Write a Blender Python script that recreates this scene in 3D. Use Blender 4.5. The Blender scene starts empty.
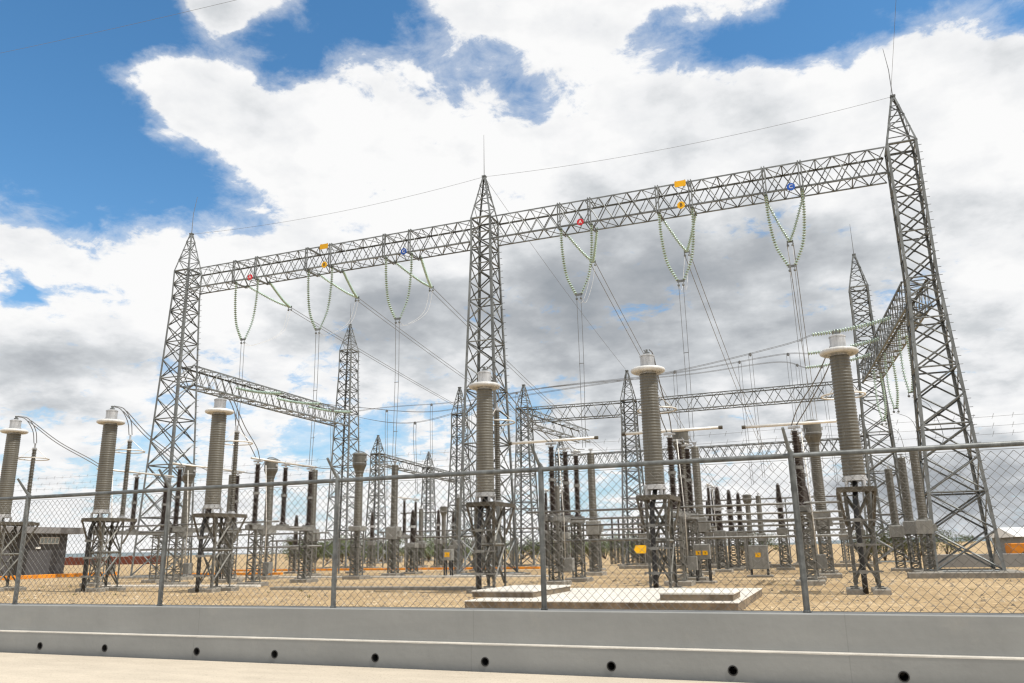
import bpy, math, random
from mathutils import Vector, Matrix
R = random.Random(7)
sc = bpy.context.scene
COL = sc.collection
PI = math.pi

# ------------------------------------------------------------------ helpers
class MB:
    """collects geometry, builds ONE mesh object"""
    def __init__(s): s.v = []; s.f = []
    def quad(s, a, b, c, d):
        n = len(s.v); s.v += [tuple(a), tuple(b), tuple(c), tuple(d)]; s.f.append((n, n+1, n+2, n+3)); return s
    def box(s, x0, x1, y0, y1, z0, z1):
        n = len(s.v)
        s.v += [(x0,y0,z0),(x1,y0,z0),(x1,y1,z0),(x0,y1,z0),(x0,y0,z1),(x1,y0,z1),(x1,y1,z1),(x0,y1,z1)]
        s.f += [(n,n+3,n+2,n+1),(n+4,n+5,n+6,n+7),(n,n+1,n+5,n+4),(n+1,n+2,n+6,n+5),(n+2,n+3,n+7,n+6),(n+3,n,n+4,n+7)]
        return s
    def cbox(s, x0, x1, y0, y1, z0, z1, c=.02):
        """box with chamfered top edge"""
        n = len(s.v)
        s.v += [(x0,y0,z0),(x1,y0,z0),(x1,y1,z0),(x0,y1,z0),(x0,y0,z1-c),(x1,y0,z1-c),(x1,y1,z1-c),(x0,y1,z1-c),
                (x0+c,y0+c,z1),(x1-c,y0+c,z1),(x1-c,y1-c,z1),(x0+c,y1-c,z1)]
        s.f += [(n,n+3,n+2,n+1)]
        for o in (0, 4):
            for k in range(4): s.f.append((n+o+k, n+o+(k+1)%4, n+o+4+(k+1)%4, n+o+4+k))
        s.f.append((n+8,n+9,n+10,n+11)); return s
    def _frame(s, p, q, ref=None):
        d = (Vector(q)-Vector(p)); d.normalize()
        r = Vector(ref) if ref is not None else (Vector((0,0,1)) if abs(d.z) < .9 else Vector((1,0,0)))
        u = r - d*r.dot(d)
        if u.length < 1e-4: u = d.orthogonal()
        u.normalize(); return d, u, d.cross(u)
    def bar(s, p, q, w, h=None, ref=None):
        h = h or w; p = Vector(p); q = Vector(q); d, u, v = s._frame(p, q, ref); n = len(s.v)
        for c in (p, q):
            for a, b in ((-1,-1),(1,-1),(1,1),(-1,1)): s.v.append(tuple(c + u*(a*w/2) + v*(b*h/2)))
        for k in range(4): s.f.append((n+k, n+(k+1)%4, n+4+(k+1)%4, n+4+k))
        s.f += [(n+3,n+2,n+1,n),(n+4,n+5,n+6,n+7)]; return s
    def angle(s, p, q, w, ref=None, t=None):
        """rolled L-section member between two points; ref points to the inside of the corner"""
        t = t or w*.14; p = Vector(p); q = Vector(q); d, u, v = s._frame(p, q, ref)
        a = (u+v).normalized(); b = (u-v).normalized(); n = len(s.v)
        prof = [(0,0),(w,0),(w,t),(t,t),(t,w),(0,w)]
        for c in (p, q):
            for x, y in prof: s.v.append(tuple(c + a*x + b*y))
        for k in range(6): s.f.append((n+k, n+(k+1)%6, n+6+(k+1)%6, n+6+k))
        return s
    def tube(s, pts, r, n=6, cap=True, closed=False):
        pts = [Vector(p) for p in pts]; N = len(pts); base = len(s.v); u = None
        for i, p in enumerate(pts):
            if closed: d = pts[(i+1)%N]-pts[(i-1)%N]
            else: d = pts[min(i+1,N-1)]-pts[max(i-1,0)]
            d.normalize()
            if u is None: u = d.orthogonal().normalized()
            else:
                u = u - d*u.dot(d)
                if u.length < 1e-6: u = d.orthogonal()
                u.normalize()
            v = d.cross(u); rr = r[i] if isinstance(r, (list, tuple)) else r
            for k in range(n):
                a = 2*PI*k/n; s.v.append(tuple(p + u*(math.cos(a)*rr) + v*(math.sin(a)*rr)))
        for i in range(N if closed else N-1):
            j = (i+1) % N
            for k in range(n):
                s.f.append((base+i*n+k, base+i*n+(k+1)%n, base+j*n+(k+1)%n, base+j*n+k))
        if cap and not closed:
            s.f.append(tuple(base+k for k in reversed(range(n)))); s.f.append(tuple(base+(N-1)*n+k for k in range(n)))
        return s
    def lathe(s, prof, n=20, c=(0,0), caps=True):
        base = len(s.v)
        for r, z in prof:
            for k in range(n):
                a = 2*PI*k/n; s.v.append((c[0]+r*math.cos(a), c[1]+r*math.sin(a), z))
        for i in range(len(prof)-1):
            for k in range(n): s.f.append((base+i*n+k, base+i*n+(k+1)%n, base+(i+1)*n+(k+1)%n, base+(i+1)*n+k))
        if caps:
            s.f.append(tuple(base+k for k in reversed(range(n)))); m = base+(len(prof)-1)*n
            s.f.append(tuple(m+k for k in range(n)))
        return s
    def torus(s, c, Rr, r, n=28, m=8, sq=1.0):
        base = len(s.v)
        for i in range(n):
            a = 2*PI*i/n
            for j in range(m):
                b = 2*PI*j/m; q = Rr+r*math.cos(b)
                s.v.append((c[0]+q*math.cos(a), c[1]+q*math.sin(a), c[2]+r*sq*math.sin(b)))
        for i in range(n):
            for j in range(m):
                s.f.append((base+i*m+j, base+((i+1)%n)*m+j, base+((i+1)%n)*m+(j+1)%m, base+i*m+(j+1)%m))
        return s
    def build(s, name, mat, parent=None, smooth=False):
        me = bpy.data.meshes.new(name); me.from_pydata(s.v, [], s.f); me.update()
        if smooth: me.polygons.foreach_set('use_smooth', [True]*len(me.polygons))
        me.materials.append(mat)
        o = bpy.data.objects.new(name, me); COL.objects.link(o)
        if parent: o.parent = parent
        return o

def tag(o, label=None, cat=None, group=None, kind=None):
    if label: o['label'] = label
    if cat: o['category'] = cat
    if group: o['group'] = group
    if kind: o['kind'] = kind
    return o
def thing(name, label, cat, loc=(0,0,0), rz=0, group=None):
    o = bpy.data.objects.new(name, None); COL.objects.link(o); o.empty_display_size = .3
    o.location = loc; o.rotation_euler = (0,0,rz); return tag(o, label, cat, group)
def copy_tree(o, parent=None):
    c = o.copy(); COL.objects.link(c)
    if parent: c.parent = parent
    for ch in list(o.children): copy_tree(ch, c)
    return c
def dup(o, loc, label, rz=None, scale=None):
    c = copy_tree(o); c.location = loc; c['label'] = label
    if rz is not None: c.rotation_euler = (0,0,rz)
    if scale: c.scale = scale
    return c
def struct(name, mb, mat): return tag(mb.build(name, mat), kind='structure')

# ------------------------------------------------------------------ materials
def S(h):
    """sRGB 0-255 -> linear"""
    return tuple(((c/255)/12.92 if c/255 < .04045 else ((c/255+.055)/1.055)**2.4) for c in h)
def mat(name, col, rough=.6, metal=0, var=.25, scale=3.0, spec=.4, col2=None, bump=0, bscale=40, island=0):
    m = bpy.data.materials.new(name); m.use_nodes = True; nt = m.node_tree; N = nt.nodes; L = nt.links
    b = N['Principled BSDF']; b.inputs['Roughness'].default_value = rough; b.inputs['Metallic'].default_value = metal
    b.inputs['Specular IOR Level'].default_value = spec
    tc = N.new('ShaderNodeTexCoord'); no = N.new('ShaderNodeTexNoise'); no.inputs['Scale'].default_value = scale
    no.inputs['Detail'].default_value = 6; no.inputs['Roughness'].default_value = .65
    geo = N.new('ShaderNodeNewGeometry')
    L.new(geo.outputs['Position'], no.inputs['Vector'])
    mr = N.new('ShaderNodeMapRange'); mr.inputs['From Min'].default_value = .3; mr.inputs['From Max'].default_value = .7
    L.new(no.outputs['Fac'], mr.inputs['Value'])
    mx = N.new('ShaderNodeMix'); mx.data_type = 'RGBA'
    c2 = col2 or tuple(min(1, c*(1+var)) for c in col); c1 = tuple(c*(1-var) for c in col) if not col2 else col
    mx.inputs['A'].default_value = (*c1, 1); mx.inputs['B'].default_value = (*c2, 1)
    L.new(mr.outputs['Result'], mx.inputs['Factor'])
    out = mx.outputs['Result']
    if island:
        hv = N.new('ShaderNodeHueSaturation'); mr2 = N.new('ShaderNodeMapRange')
        L.new(geo.outputs['Random Per Island'], mr2.inputs['Value'])
        mr2.inputs['To Min'].default_value = 1-island; mr2.inputs['To Max'].default_value = 1+island
        L.new(mr2.outputs['Result'], hv.inputs['Value']); L.new(out, hv.inputs['Color']); out = hv.outputs['Color']
    oi = N.new('ShaderNodeObjectInfo'); h2 = N.new('ShaderNodeHueSaturation'); mr3 = N.new('ShaderNodeMapRange'); L.new(oi.outputs['Random'], mr3.inputs['Value'])
    mr3.inputs['To Min'].default_value = .86; mr3.inputs['To Max'].default_value = 1.14; L.new(mr3.outputs['Result'], h2.inputs['Value']); L.new(out, h2.inputs['Color']); out = h2.outputs['Color']
    L.new(out, b.inputs['Base Color'])
    if bump:
        n2 = N.new('ShaderNodeTexNoise'); n2.inputs['Scale'].default_value = bscale; n2.inputs['Detail'].default_value = 5
        L.new(geo.outputs['Position'], n2.inputs['Vector'])
        bp = N.new('ShaderNodeBump'); bp.inputs['Strength'].default_value = bump; bp.inputs['Distance'].default_value = .02
        L.new(n2.outputs['Fac'], bp.inputs['Height']); L.new(bp.outputs['Normal'], b.inputs['Normal'])
    return m
M = {}
M['steel'] = mat('galvanised_steel', (.185,.198,.20), .55, .35, .3, 1.3, island=.35)
M['steel_small'] = mat('galvanised_mast_steel', (.135,.133,.12), .55, .25, .3, 2.0, island=.4)
M['steel_light'] = mat('bright_zinc', (.20,.20,.19), .5, .3, .2, 3)
M['porc'] = mat('grey_porcelain', (.12,.114,.096), .38, 0, .14, 1.5, spec=.5)
M['porc_brown'] = mat('brown_porcelain', (.026,.016,.014), .28, 0, .3, 3, spec=.6)
M['white'] = mat('white_painted_ring', (.60,.60,.59), .45, 0, .06, 2)
M['alu'] = mat('aluminium_cap', (.50,.505,.51), .4, .55, .15, 4)
M['tubewhite'] = mat('aluminium_bus_tube', (.68,.66,.62), .42, .2, .1, 3)
M['glass'] = mat('green_glass_disc', S((176,200,188)), .2, 0, .2, 6, spec=.7)
M['black'] = mat('black_cable_sheath', (.012,.012,.013), .45, 0, .3, 3)
M['rust'] = mat('weathered_plate', (.085,.075,.058), .75, .1, .35, 4)
M['conc'] = mat('concrete_footing', (.27,.25,.215), .9, 0, .22, 2.5, bump=.3, bscale=25)
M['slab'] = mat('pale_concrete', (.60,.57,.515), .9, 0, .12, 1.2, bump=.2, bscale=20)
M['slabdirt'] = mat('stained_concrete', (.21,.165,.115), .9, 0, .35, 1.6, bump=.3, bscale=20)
M['fence'] = mat('fence_pipe', (.165,.175,.175), .5, .3, .35, 14)
M['mesh'] = mat('fence_mesh_wire', (.14,.135,.125), .55, .35, .2, 3)
M['wire'] = mat('stranded_conductor', (.20,.205,.21), .5, .5, .15, 1)
M['yellow'] = mat('yellow_sign_paint', S((236,178,16)), .5, 0, .08, 4)
M['red'] = mat('red_sign_paint', S((214,40,56)), .5, 0, .06, 4)
M['blue'] = mat('blue_sign_paint', S((38,92,186)), .5, 0, .06, 4)
M['signwhite'] = mat('sign_white', (.75,.75,.73), .5, 0, .05, 4)
M['signdark'] = mat('sign_black', (.03,.03,.03), .5, 0, .05, 4)
M['cab'] = mat('cabinet_grey', (.24,.24,.225), .5, .05, .15, 4)
M['orange'] = mat('orange_kerb_paint', S((205,128,30)), .7, 0, .25, 1.5)
M['hut'] = mat('dark_grey_render', (.088,.088,.094), .8, 0, .12, .8, bump=.15, bscale=15)
M['hutroof'] = mat('grey_roof_slab', (.19,.185,.185), .8, 0, .12, 1)
M['pane'] = mat('window_pane', (.35,.42,.44), .15, 0, .25, 3, spec=.8)
M['brownwall'] = mat('red_brown_wall', S((118,64,48)), .85, 0, .2, .3)
M['greywall'] = mat('grey_block_wall', (.24,.24,.235), .85, 0, .15, .5)
M['whiteroof'] = mat('white_metal_roof', (.75,.75,.74), .4, 0, .05, .5)
M['tyre'] = mat('tyre_rubber', (.02,.02,.02), .8)
M['trunk'] = mat('scrub_bark', (.10,.075,.05), .9, 0, .3, 4)
M['leaf'] = mat('scrub_leaves', (.095,.12,.045), .65, 0, .45, .6, island=.5)
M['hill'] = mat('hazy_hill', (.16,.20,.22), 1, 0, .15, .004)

def ground_mat():
    m = bpy.data.materials.new('tan_gravel'); m.use_nodes = True; nt = m.node_tree; N = nt.nodes; L = nt.links
    b = N['Principled BSDF']; b.inputs['Roughness'].default_value = .95; b.inputs['Specular IOR Level'].default_value = .15
    geo = N.new('ShaderNodeNewGeometry')
    def noise(sc_, det=6, ro=.6):
        n = N.new('ShaderNodeTexNoise'); n.inputs['Scale'].default_value = sc_; n.inputs['Detail'].default_value = det; n.inputs['Roughness'].default_value = ro
        L.new(geo.outputs['Position'], n.inputs['Vector']); return n
    n1 = noise(.18, 7, .65); n2 = noise(5, 6, .75); v = N.new('ShaderNodeTexVoronoi'); v.inputs['Scale'].default_value = 9
    L.new(geo.outputs['Position'], v.inputs['Vector'])
    r = N.new('ShaderNodeValToRGB'); r.color_ramp.elements[0].position = .3; r.color_ramp.elements[0].color = (.39,.28,.155,1)
    r.color_ramp.elements[1].position = .72; r.color_ramp.elements[1].color = (.66,.515,.325,1)
    L.new(n1.outputs['Fac'], r.inputs['Fac'])
    r2 = N.new('ShaderNodeValToRGB'); r2.color_ramp.elements[0].position = .36; r2.color_ramp.elements[0].color = (.42,.39,.35,1)
    r2.color_ramp.elements[1].position = .62; r2.color_ramp.elements[1].color = (1.1,1.1,1.1,1)
    L.new(n2.outputs['Fac'], r2.inputs['Fac'])
    mx = N.new('ShaderNodeMix'); mx.data_type = 'RGBA'; mx.blend_type = 'MULTIPLY'; mx.inputs['Factor'].default_value = .95
    L.new(r.outputs['Color'], mx.inputs['A']); L.new(r2.outputs['Color'], mx.inputs['B'])
    mx2 = N.new('ShaderNodeMix'); mx2.data_type = 'RGBA'; mx2.blend_type = 'MULTIPLY'; mx2.inputs['Factor'].default_value = .5
    rv = N.new('ShaderNodeValToRGB'); rv.color_ramp.elements[0].color = (.6,.57,.52,1); rv.color_ramp.elements[1].color = (1.15,1.12,1.08,1)
    L.new(v.outputs['Color'], rv.inputs['Fac']); L.new(mx.outputs['Result'], mx2.inputs['A']); L.new(rv.outputs['Color'], mx2.inputs['B'])
    L.new(mx2.outputs['Result'], b.inputs['Base Color'])
    bp = N.new('ShaderNodeBump'); bp.inputs['Strength'].default_value = .6; bp.inputs['Distance'].default_value = .05
    L.new(n2.outputs['Fac'], bp.inputs['Height']); L.new(bp.outputs['Normal'], b.inputs['Normal'])
    return m
M['ground'] = ground_mat()
def road_mat():
    m = mat('cream_concrete_road', (.60,.53,.43), .9, 0, .07, .9, spec=.2, bump=.25, bscale=60)
    nt = m.node_tree; N = nt.nodes; L = nt.links; b = N['Principled BSDF']; src = b.inputs['Base Color'].links[0].from_socket
    geo = N.new('ShaderNodeNewGeometry'); v = N.new('ShaderNodeTexNoise'); v.inputs['Scale'].default_value = 55; v.inputs['Detail'].default_value = 4; L.new(geo.outputs['Position'], v.inputs['Vector'])
    r = N.new('ShaderNodeValToRGB'); r.color_ramp.elements[0].position = .26; r.color_ramp.elements[0].color = (.5,.48,.45,1); r.color_ramp.elements[1].position = .42; r.color_ramp.elements[1].color = (1,1,1,1); L.new(v.outputs['Fac'], r.inputs['Fac'])
    x = N.new('ShaderNodeMix'); x.data_type = 'RGBA'; x.blend_type = 'MULTIPLY'; x.inputs['Factor'].default_value = .7; L.new(src, x.inputs['A']); L.new(r.outputs['Color'], x.inputs['B']); L.new(x.outputs['Result'], b.inputs['Base Color'])
    return m
M['road'] = road_mat()
def wall_mat():
    m = bpy.data.materials.new('grey_painted_plaster'); m.use_nodes = True; nt = m.node_tree; N = nt.nodes; L = nt.links
    b = N['Principled BSDF']; b.inputs['Roughness'].default_value = .8; b.inputs['Specular IOR Level'].default_value = .25
    geo = N.new('ShaderNodeNewGeometry'); mp = N.new('ShaderNodeMapping'); L.new(geo.outputs['Position'], mp.inputs['Vector'])
    mp.inputs['Scale'].default_value = (.8,.8,5)
    n1 = N.new('ShaderNodeTexNoise'); n1.inputs['Scale'].default_value = 1.3; n1.inputs['Detail'].default_value = 8; n1.inputs['Roughness'].default_value = .6
    L.new(mp.outputs['Vector'], n1.inputs['Vector'])
    r = N.new('ShaderNodeValToRGB'); r.color_ramp.elements[0].position = .3; r.color_ramp.elements[0].color = (.27,.277,.273,1)
    r.color_ramp.elements[1].position = .7; r.color_ramp.elements[1].color = (.30,.306,.30,1); L.new(n1.outputs['Fac'], r.inputs['Fac'])
    # dried splashes and dust low on the wall
    n2 = N.new('ShaderNodeTexNoise'); n2.inputs['Scale'].default_value = 2.2; n2.inputs['Detail'].default_value = 9; n2.inputs['Roughness'].default_value = .75
    L.new(geo.outputs['Position'], n2.inputs['Vector'])
    r2 = N.new('ShaderNodeValToRGB'); r2.color_ramp.elements[0].position = .58; r2.color_ramp.elements[0].color = (0,0,0,1)
    r2.color_ramp.elements[1].position = .8; r2.color_ramp.elements[1].color = (.5,.5,.5,1); L.new(n2.outputs['Fac'], r2.inputs['Fac'])
    mx = N.new('ShaderNodeMix'); mx.data_type = 'RGBA'; L.new(r2.outputs['Color'], mx.inputs['Factor']); L.new(r.outputs['Color'], mx.inputs['A'])
    mx.inputs['B'].default_value = (.37,.36,.33,1)
    sx_ = N.new('ShaderNodeSeparateXYZ'); L.new(geo.outputs['Position'], sx_.inputs[0])
    pm = N.new('ShaderNodeMath'); pm.operation = 'PINGPONG'; pm.inputs[1].default_value = 1.55; L.new(sx_.outputs[0], pm.inputs[0])
    jm = N.new('ShaderNodeMapRange'); jm.inputs['From Min'].default_value = .0015; jm.inputs['From Max'].default_value = .006; jm.inputs['To Min'].default_value = .88; jm.inputs['To Max'].default_value = 1; L.new(pm.outputs[0], jm.inputs['Value'])
    zm = N.new('ShaderNodeMapRange'); zm.inputs['From Min'].default_value = .40; zm.inputs['From Max'].default_value = .50; zm.inputs['To Min'].default_value = .86; zm.inputs['To Max'].default_value = 1; L.new(sx_.outputs[2], zm.inputs['Value'])
    pr_ = N.new('ShaderNodeMath'); pr_.operation = 'MULTIPLY'; L.new(jm.outputs[0], pr_.inputs[0]); L.new(zm.outputs[0], pr_.inputs[1])
    jx = N.new('ShaderNodeMix'); jx.data_type = 'RGBA'; jx.blend_type = 'MULTIPLY'; jx.inputs['Factor'].default_value = 1; L.new(mx.outputs['Result'], jx.inputs['A']); L.new(pr_.outputs[0], jx.inputs['B'])
    L.new(jx.outputs['Result'], b.inputs['Base Color'])
    bp = N.new('ShaderNodeBump'); bp.inputs['Strength'].default_value = .15; bp.inputs['Distance'].default_value = .01
    n3 = N.new('ShaderNodeTexNoise'); n3.inputs['Scale'].default_value = 18; L.new(geo.outputs['Position'], n3.inputs['Vector'])
    L.new(n3.outputs['Fac'], bp.inputs['Height']); L.new(bp.outputs['Normal'], b.inputs['Normal'])
    return m
M['wall'] = wall_mat()

def streak(m, amt, sc_=(3,3,.35)):
    nt = m.node_tree; N = nt.nodes; L = nt.links; b = N['Principled BSDF']; src = b.inputs['Base Color'].links[0].from_socket
    geo = N.new('ShaderNodeNewGeometry'); mp = N.new('ShaderNodeMapping'); mp.inputs['Scale'].default_value = sc_; L.new(geo.outputs['Position'], mp.inputs['Vector'])
    n = N.new('ShaderNodeTexNoise'); n.inputs['Scale'].default_value = 3; n.inputs['Detail'].default_value = 8; n.inputs['Roughness'].default_value = .7; L.new(mp.outputs['Vector'], n.inputs['Vector'])
    mr = N.new('ShaderNodeMapRange'); mr.inputs['From Min'].default_value = .35; mr.inputs['From Max'].default_value = .7; mr.inputs['To Min'].default_value = 1+amt*.3; mr.inputs['To Max'].default_value = 1-amt
    L.new(n.outputs['Fac'], mr.inputs['Value']); mx = N.new('ShaderNodeMix'); mx.data_type = 'RGBA'; mx.blend_type = 'MULTIPLY'; mx.inputs['Factor'].default_value = 1
    L.new(src, mx.inputs['A']); L.new(mr.outputs['Result'], mx.inputs['B']); L.new(mx.outputs['Result'], b.inputs['Base Color'])
for k_, a_ in (('porc',.3),('white',.25),('alu',.4),('steel',.35),('steel_small',.4),('fence',.4),('cab',.3),('hut',.25),('conc',.3)): streak(M[k_], a_)
streak(M['wall'], .09, (.7,.7,.35)); streak(M['slab'], .22, (1,1,1)); streak(M['slabdirt'], .5, (1,1,.6)); streak(M['road'], .13, (.5,1.6,1))
# ------------------------------------------------------------------ setting
g = MB(); g.quad((-4000,-400,0),(4000,-400,0),(4000,6000,0),(-4000,6000,0)); struct('ground', g, M['ground'])
ROADZ = .405
g = MB(); g.box(-140,120,-90,6.795,.02,ROADZ); struct('road', g, M['road'])
# far hills
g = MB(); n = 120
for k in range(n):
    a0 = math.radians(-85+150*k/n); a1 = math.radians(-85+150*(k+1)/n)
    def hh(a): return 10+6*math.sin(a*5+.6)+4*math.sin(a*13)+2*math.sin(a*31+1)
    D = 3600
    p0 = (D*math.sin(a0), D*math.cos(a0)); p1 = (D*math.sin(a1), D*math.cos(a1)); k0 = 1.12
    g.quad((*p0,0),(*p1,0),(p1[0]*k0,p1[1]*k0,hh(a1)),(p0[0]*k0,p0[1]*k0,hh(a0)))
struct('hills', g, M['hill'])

# low wall with drain holes
WX0, WX1 = -60., 36.
YL, YU, YB = 6.85, 6.90, 7.14
ZB, ZL, ZT = .30, .622, .908
holes = [-8.47,-7.5,-6.24,-5.27,-4.13,-3.01,-1.86,-.87,.36,1.45,2.6,3.7,4.75,5.9,7.0,-9.6,-10.7,-11.8,-12.9,-14.1]
holes = sorted(h*.986 for h in holes); HZ = .482; HR = .032
w = MB(); hs = .09; prev = WX0
for h in holes:
    w.quad((prev,YL,ZB),(h-hs,YL,ZB),(h-hs,YL,ZL),(prev,YL,ZL))
    w.quad((h-hs,YL,ZB),(h+hs,YL,ZB),(h+hs,YL,HZ-hs),(h-hs,YL,HZ-hs)); w.quad((h-hs,YL,HZ+hs),(h+hs,YL,HZ+hs),(h+hs,YL,ZL),(h-hs,YL,ZL))
    for k in range(16):
        a, b = 2*PI*k/16, 2*PI*(k+1)/16
        def sq(t):
            c, s_ = math.cos(t), math.sin(t); m_ = max(abs(c), abs(s_)); return (h+hs*c/m_, YL, HZ+hs*s_/m_)
        def ci(t, y=YL): return (h+HR*math.cos(t), y, HZ+HR*math.sin(t))
        w.quad(ci(a), sq(a), sq(b), ci(b))
        w.quad(ci(b), ci(b, YB-.02), ci(a, YB-.02), ci(a))
    prev = h+hs
w.quad((prev,YL,ZB),(WX1,YL,ZB),(WX1,YL,ZL),(prev,YL,ZL))
w.quad((WX0,YL,ZL),(WX1,YL,ZL),(WX1,YU,ZL+.006),(WX0,YU,ZL+.006))
w.quad((WX0,YU,ZL+.006),(WX1,YU,ZL+.006),(WX1,YU,ZT-.008),(WX0,YU,ZT-.008))
w.quad((WX0,YU,ZT-.008),(WX1,YU,ZT-.008),(WX1,YU+.008,ZT),(WX0,YU+.008,ZT))
w.quad((WX0,YU+.008,ZT),(WX1,YU+.008,ZT),(WX1,YB,ZT),(WX0,YB,ZT)); w.quad((WX1,YB,ZT),(WX0,YB,ZT),(WX0,YB,0),(WX1,YB,0))
w.quad((WX0,YL,ZB),(WX0,YB,ZB),(WX0,YB,ZT),(WX0,YL,ZT)); w.quad((WX1,YL,ZB),(WX1,YB,ZB),(WX1,YB,ZT),(WX1,YL,ZT))
wall = tag(w.build('low_wall', M['wall']), 'long low grey plastered wall with a sunlit-coloured ledge and round drain holes under the mesh fence', 'wall')
ZLM = ZL+.0015
ld = MB(); x = WX0
while x < WX1:
    ln = R.uniform(.2, .5); x2 = min(WX1, x+ln)
    ld.quad((x,YL-.002,ZLM-.006+R.uniform(-.002,.002)),(x2,YL-.002,ZLM-.006),(x2,YL-.001,ZLM+.003),(x,YL-.001,ZLM+.003)); x = x2
ld.quad((WX0,YL-.001,ZLM+.003),(WX1,YL-.001,ZLM+.003),(WX1,YU-.002,ZLM+.0085),(WX0,YU-.002,ZLM+.0085))
ld.build('ledge', M['slab'], wall)  # skin over the ledge; sunlight on it is put into the pale colour
for h in holes:
    p = MB()
    pr = [(HR-.001, YL-.004),(HR+.007, YL-.004),(HR+.007, YL+.004)]
    for i in range(2):
        for k in range(16):
            a, b = 2*PI*k/16, 2*PI*(k+1)/16
            def pt(rr, y, t): return (h+rr*math.cos(t), y, HZ+rr*math.sin(t))
            p.quad(pt(pr[i][0],pr[i][1],a),pt(pr[i+1][0],pr[i+1][1],a),pt(pr[i+1][0],pr[i+1][1],b),pt(pr[i][0],pr[i][1],b))
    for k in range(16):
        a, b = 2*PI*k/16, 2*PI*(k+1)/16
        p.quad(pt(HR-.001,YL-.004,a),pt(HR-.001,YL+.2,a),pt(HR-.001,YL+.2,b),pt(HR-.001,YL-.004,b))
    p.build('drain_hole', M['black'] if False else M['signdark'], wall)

# chain-link fence on the wall
YF = 6.974; SP = 2.181; FX0 = -8.993; i0, i1 = -4, 9; ZF = 2.134
fence = thing('chain_link_fence', 'tall chain-link fence with barbed wire on angled arms standing on the low grey wall', 'fence', (FX0, YF, ZT))
def fl(m_, nm, mt_, par=fence, smooth=False):
    o = m_.build(nm, mt_, par, smooth)
    if par is fence: o.matrix_parent_inverse = Matrix.Translation((-FX0, -YF, -ZT))
    return o
for i in range(i0, i1+1):
    x = FX0+SP*i; p = MB()
    p.tube([(x,YF,ZT-.02),(x,YF,ZF+.03)], .025, 10); p.lathe([(.032,ZT),(.032,ZT+.012),(.026,ZT+.02)], 10, (x,YF))
    for z in (1.15,1.5,1.85): p.lathe([(.028,z),(.028,z+.025)], 10, (x,YF))
    o = fl(p, 'fence_post', M['fence'], smooth=False)
    a = MB(); a.tube([(x,YF,ZF+.03),(x-.012,YF-.03,ZF+.06),(x-.035,YF-.15,ZF+.215)], [.022,.016,.012], 8)
    ao = a.build('angled_arm', M['fence'], o)
r = MB(); r.tube([(FX0+SP*i0,YF,ZF),(FX0+SP*i1,YF,ZF)], .021, 8); fl(r, 'top_rail', M['fence'], smooth=True)
D = .075; wr = .0026
for i in range(i0, i1):
    xa = FX0+SP*i+.034; xb = FX0+SP*(i+1)-.034; nw = int((xb-xa)/(D/2)); st = (xb-xa)/nw; m_ = MB()
    nz = int((ZF-.03-ZT-.01)/(D/2))
    for k in range(nw):
        pts = []
        for j in range(nz+1):
            s_ = (j+k) % 2; bow = .02*math.sin(j/nz*PI)*math.sin((k/nw)*PI*2.3+i*1.7); sg = .006*math.sin(k*.21+i*2.1)*(j/nz)+.004*math.sin(j*.7+k*.13+i)
            pts.append((xa+st*(k+s_)+sg*.6*math.sin(PI*k/nw), YF-.036+(.002 if s_ else -.002)+bow, ZT+.012+j*D/2+sg*math.sin(PI*j/nz)))
        m_.tube(pts, wr, 3, cap=False)
    for z in (ZT+.014, ZF-.04): m_.tube([(xa,YF-.038,z),(xb,YF-.038,z)], .0025, 4)
    fl(m_, 'mesh_panel', M['mesh'])
for zc, yc, xo in ((ZF+.085,YF-.05,-.015),(ZF+.14,YF-.095,-.025),(ZF+.205,YF-.145,-.035)):
    b = MB(); x = FX0+SP*i0; xe = FX0+SP*i1
    b.tube([(x+xo+k*(xe-x)/90, yc, zc-.012*abs(math.sin(k*PI*13/90))) for k in range(91)], .0012, 4)
    x += .06
    while x < xe:
        b.bar((x-.008,yc-.012,zc-.024),(x+.008,yc+.012,zc+.016),.0010); b.bar((x+.008,yc-.012,zc+.012),(x-.008,yc+.012,zc-.028),.0010); x += .13
    fl(b, 'barbed_wire', M['mesh'])

# ------------------------------------------------------------------ lattice pieces
def mast(mb, cx, cy, z0, z1, h0, h1=None, panels=6, lw=.07, bw=.035, hy=None, rings=True):
    """square lattice mast: four angle legs and zig-zag bracing in one mesh"""
    h1 = h0 if h1 is None else h1; hy0 = hy or h0; hy1 = hy or h1
    def P(sx, sy, t): return (cx+sx*(h0+(h1-h0)*t), cy+sy*(hy0+(hy1-hy0)*t), z0+(z1-z0)*t)
    cs = [(-1,-1),(1,-1),(1,1),(-1,1)]
    for sx, sy in cs: mb.angle(P(sx,sy,0), P(sx,sy,1), lw, (-sx,-sy,0))
    for k in range(4):
        a, b = cs[k], cs[(k+1)%4]
        for j in range(panels):
            t0, t1 = j/panels, (j+1)/panels
            if (j+k) % 2: a_, b_ = a, b
            else: a_, b_ = b, a
            mb.bar(P(*a_,t0), P(*b_,t1), bw, bw*.3)
            if panels < 8: mb.bar(P(*b_,t0), P(*a_,t1), bw*.8, bw*.3)
            if rings and j: mb.bar(P(*a,t0), P(*b,t0), bw, bw*.3)
        mb.bar(P(*a,1), P(*b,1), bw*1.4, bw); mb.bar(P(*a,0), P(*b,0), bw, bw)
def pad(x0, x1, y0, y1, z1, parent, m_=None, c=.03):
    return MB().cbox(x0,x1,y0,y1,-.05,z1,c).build('footing', m_ or M['conc'], parent)
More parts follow.
